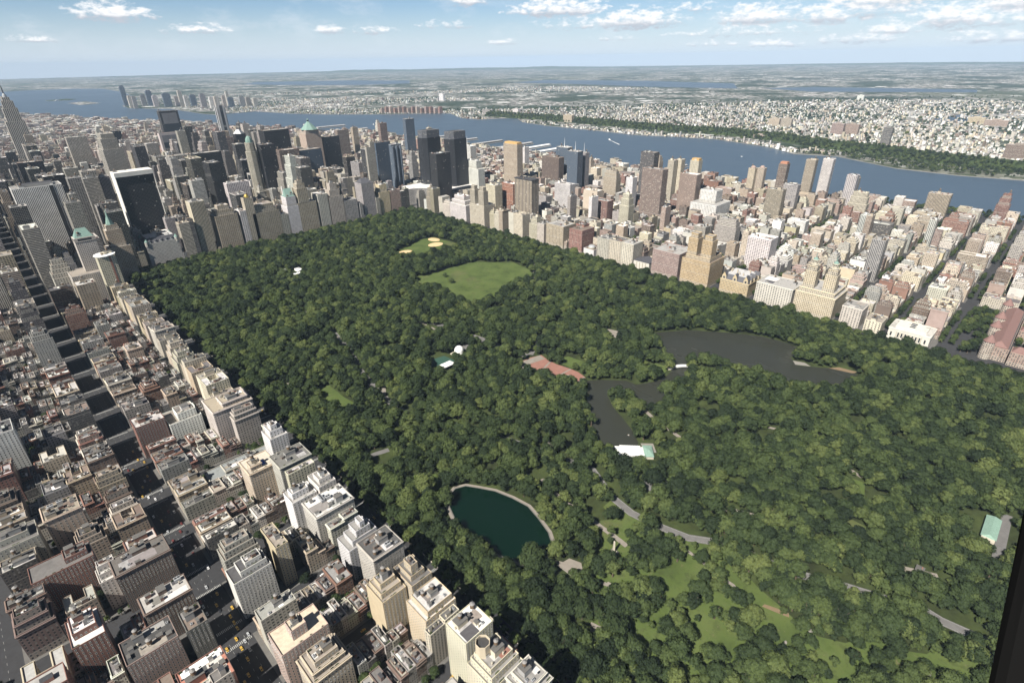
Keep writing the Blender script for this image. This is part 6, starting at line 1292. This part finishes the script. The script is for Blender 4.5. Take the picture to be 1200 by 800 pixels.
for (a, e, wa, we, st_) in ((197, 2.9, 10, .95, .62), (189, 1.9, 7, .7, .6), (205, 1.7, 7, .45, .5), (218, 2.6, 6, .5, .5), (257.4, 3.45, 3.0, .62, 1), (251.8, 2.45, 2.6, .42, .72), (241.4, 2.45, 1.3, .40, .85), (237.6, 2.4, 2.3, .38, .6), (231.4, 2.75, 2.8, .35, .55), (229.3, 4.6, 2.0, .5, .9), (221.0, 3.75, 4.8, .72, 1), (226, 1.35, 1.6, .25, .8), (214.2, 2.75, 4.4, .8, 1), (209.5, 3.6, 2.2, .5, .6), (204.3, 2.7, 3.4, .85, .95), (202.6, .75, 2.4, .32, .8), (199, 2.6, 2.0, .75, .9), (195.3, 3.5, 5.0, .8, 1), (194.2, 1.5, 2.0, .45, .9), (190.4, 2.1, 2.8, .75, 1), (187, 2.9, 3.0, .9, 1), (196.5, .95, 3.6, .35, .7), (262.7, 1.75, 1.8, .25, .7), (187.5, .8, 3.4, .4, .75), (208, .9, 3, .25, .5), (216, 1.5, 2.4, .25, .5)):
    dx = q.m('DIVIDE', q.m('SUBTRACT', az, a), wa * 1.25); dy = q.m('DIVIDE', q.m('SUBTRACT', el, e), we * 1.95)
    low = q.m('MULTIPLY', q.m('LESS_THAN', dy, 0.0), .9); dy = q.m('MULTIPLY', dy, q.m('ADD', 1.0, low))
    r2_ = q.m('SUBTRACT', 1.0, q.m('ADD', q.m('MULTIPLY', dx, dx), q.m('MULTIPLY', dy, dy))); v = q.m('MULTIPLY', q.m('MAXIMUM', r2_, 0.0), st_)
    mask = v if mask is None else q.m('MAXIMUM', mask, v)
    tv = q.m('MULTIPLY', v, q.smooth(dy, -.55, .55)); topm = tv if topm is None else q.m('MAXIMUM', topm, tv)
cloud = q.smooth(q.m('ADD', q.m('MULTIPLY', mask, .80), q.m('MULTIPLY', q.m('SUBTRACT', puff, .5), 2.3)), .20, .84)
cloud = q.m('MULTIPLY', cloud, q.m('GREATER_THAN', mask, .001)); cloud = q.m('MULTIPLY', cloud, q.smooth(mask, 0.0, .25))
thin = q.m('MULTIPLY', q.m('MULTIPLY', q.smooth(wisp, .48, .72), .28), q.smooth(el, .3, 2.5))
shade = q.smooth(q.m('ADD', q.m('DIVIDE', topm, q.m('MAXIMUM', mask, .02)), q.m('MULTIPLY', q.m('SUBTRACT', puff, .5), 1.4)), .10, .85)
ccol = q.mix(shade, (6.6, 7.1, 8.0), (12.8, 12.8, 12.9))
base = q.mix(q.smooth(el, 7.8, 15.0), q.mix(1.0, sky.outputs[0], (.84, .98, 1.20), 'MULTIPLY'), q.mix(1.0, sky.outputs[0], (.30, .32, .36), 'MULTIPLY'))  # unseen upper sky dimmed on purpose, to cut fill light and deepen street shadows
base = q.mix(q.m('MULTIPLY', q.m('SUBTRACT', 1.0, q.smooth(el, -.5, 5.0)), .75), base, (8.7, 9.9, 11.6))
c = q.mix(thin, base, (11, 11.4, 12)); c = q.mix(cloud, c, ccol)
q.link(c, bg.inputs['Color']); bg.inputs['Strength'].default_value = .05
hz = bpy.data.materials.new('haze'); hz.use_nodes = True; hn = hz.node_tree; hn.nodes.remove(hn.nodes['Principled BSDF']); pv = hn.nodes.new('ShaderNodeVolumePrincipled')
pv.inputs['Color'].default_value = (.58, .77, 1, 1); pv.inputs['Density'].default_value = 2.5e-5; pv.inputs['Anisotropy'].default_value = -.15
hn.links.new(pv.outputs[0], hn.nodes['Material Output'].inputs['Volume']); MAT['haze'] = hz
mb = MB(); mb.box(-35000, 22000, -35500, 15500, -8, 620, 'haze', bottom=True); tag(mb.build('haze'), None, None, kind='stuff')
SC.view_settings.view_transform = 'Standard'; SC.view_settings.look = 'None'; SC.view_settings.exposure = .78; SC.view_settings.gamma = 1
SC.render.engine = 'CYCLES'; cy = SC.cycles; cy.max_bounces = 4; cy.diffuse_bounces = 1; cy.glossy_bounces = 2; cy.volume_bounces = 0; cy.transparent_max_bounces = 4; cy.use_denoising = True; cy.use_adaptive_sampling = True; cy.adaptive_threshold = .012; cy.caustics_reflective = False; cy.caustics_refractive = False; cy.sample_clamp_indirect = 4
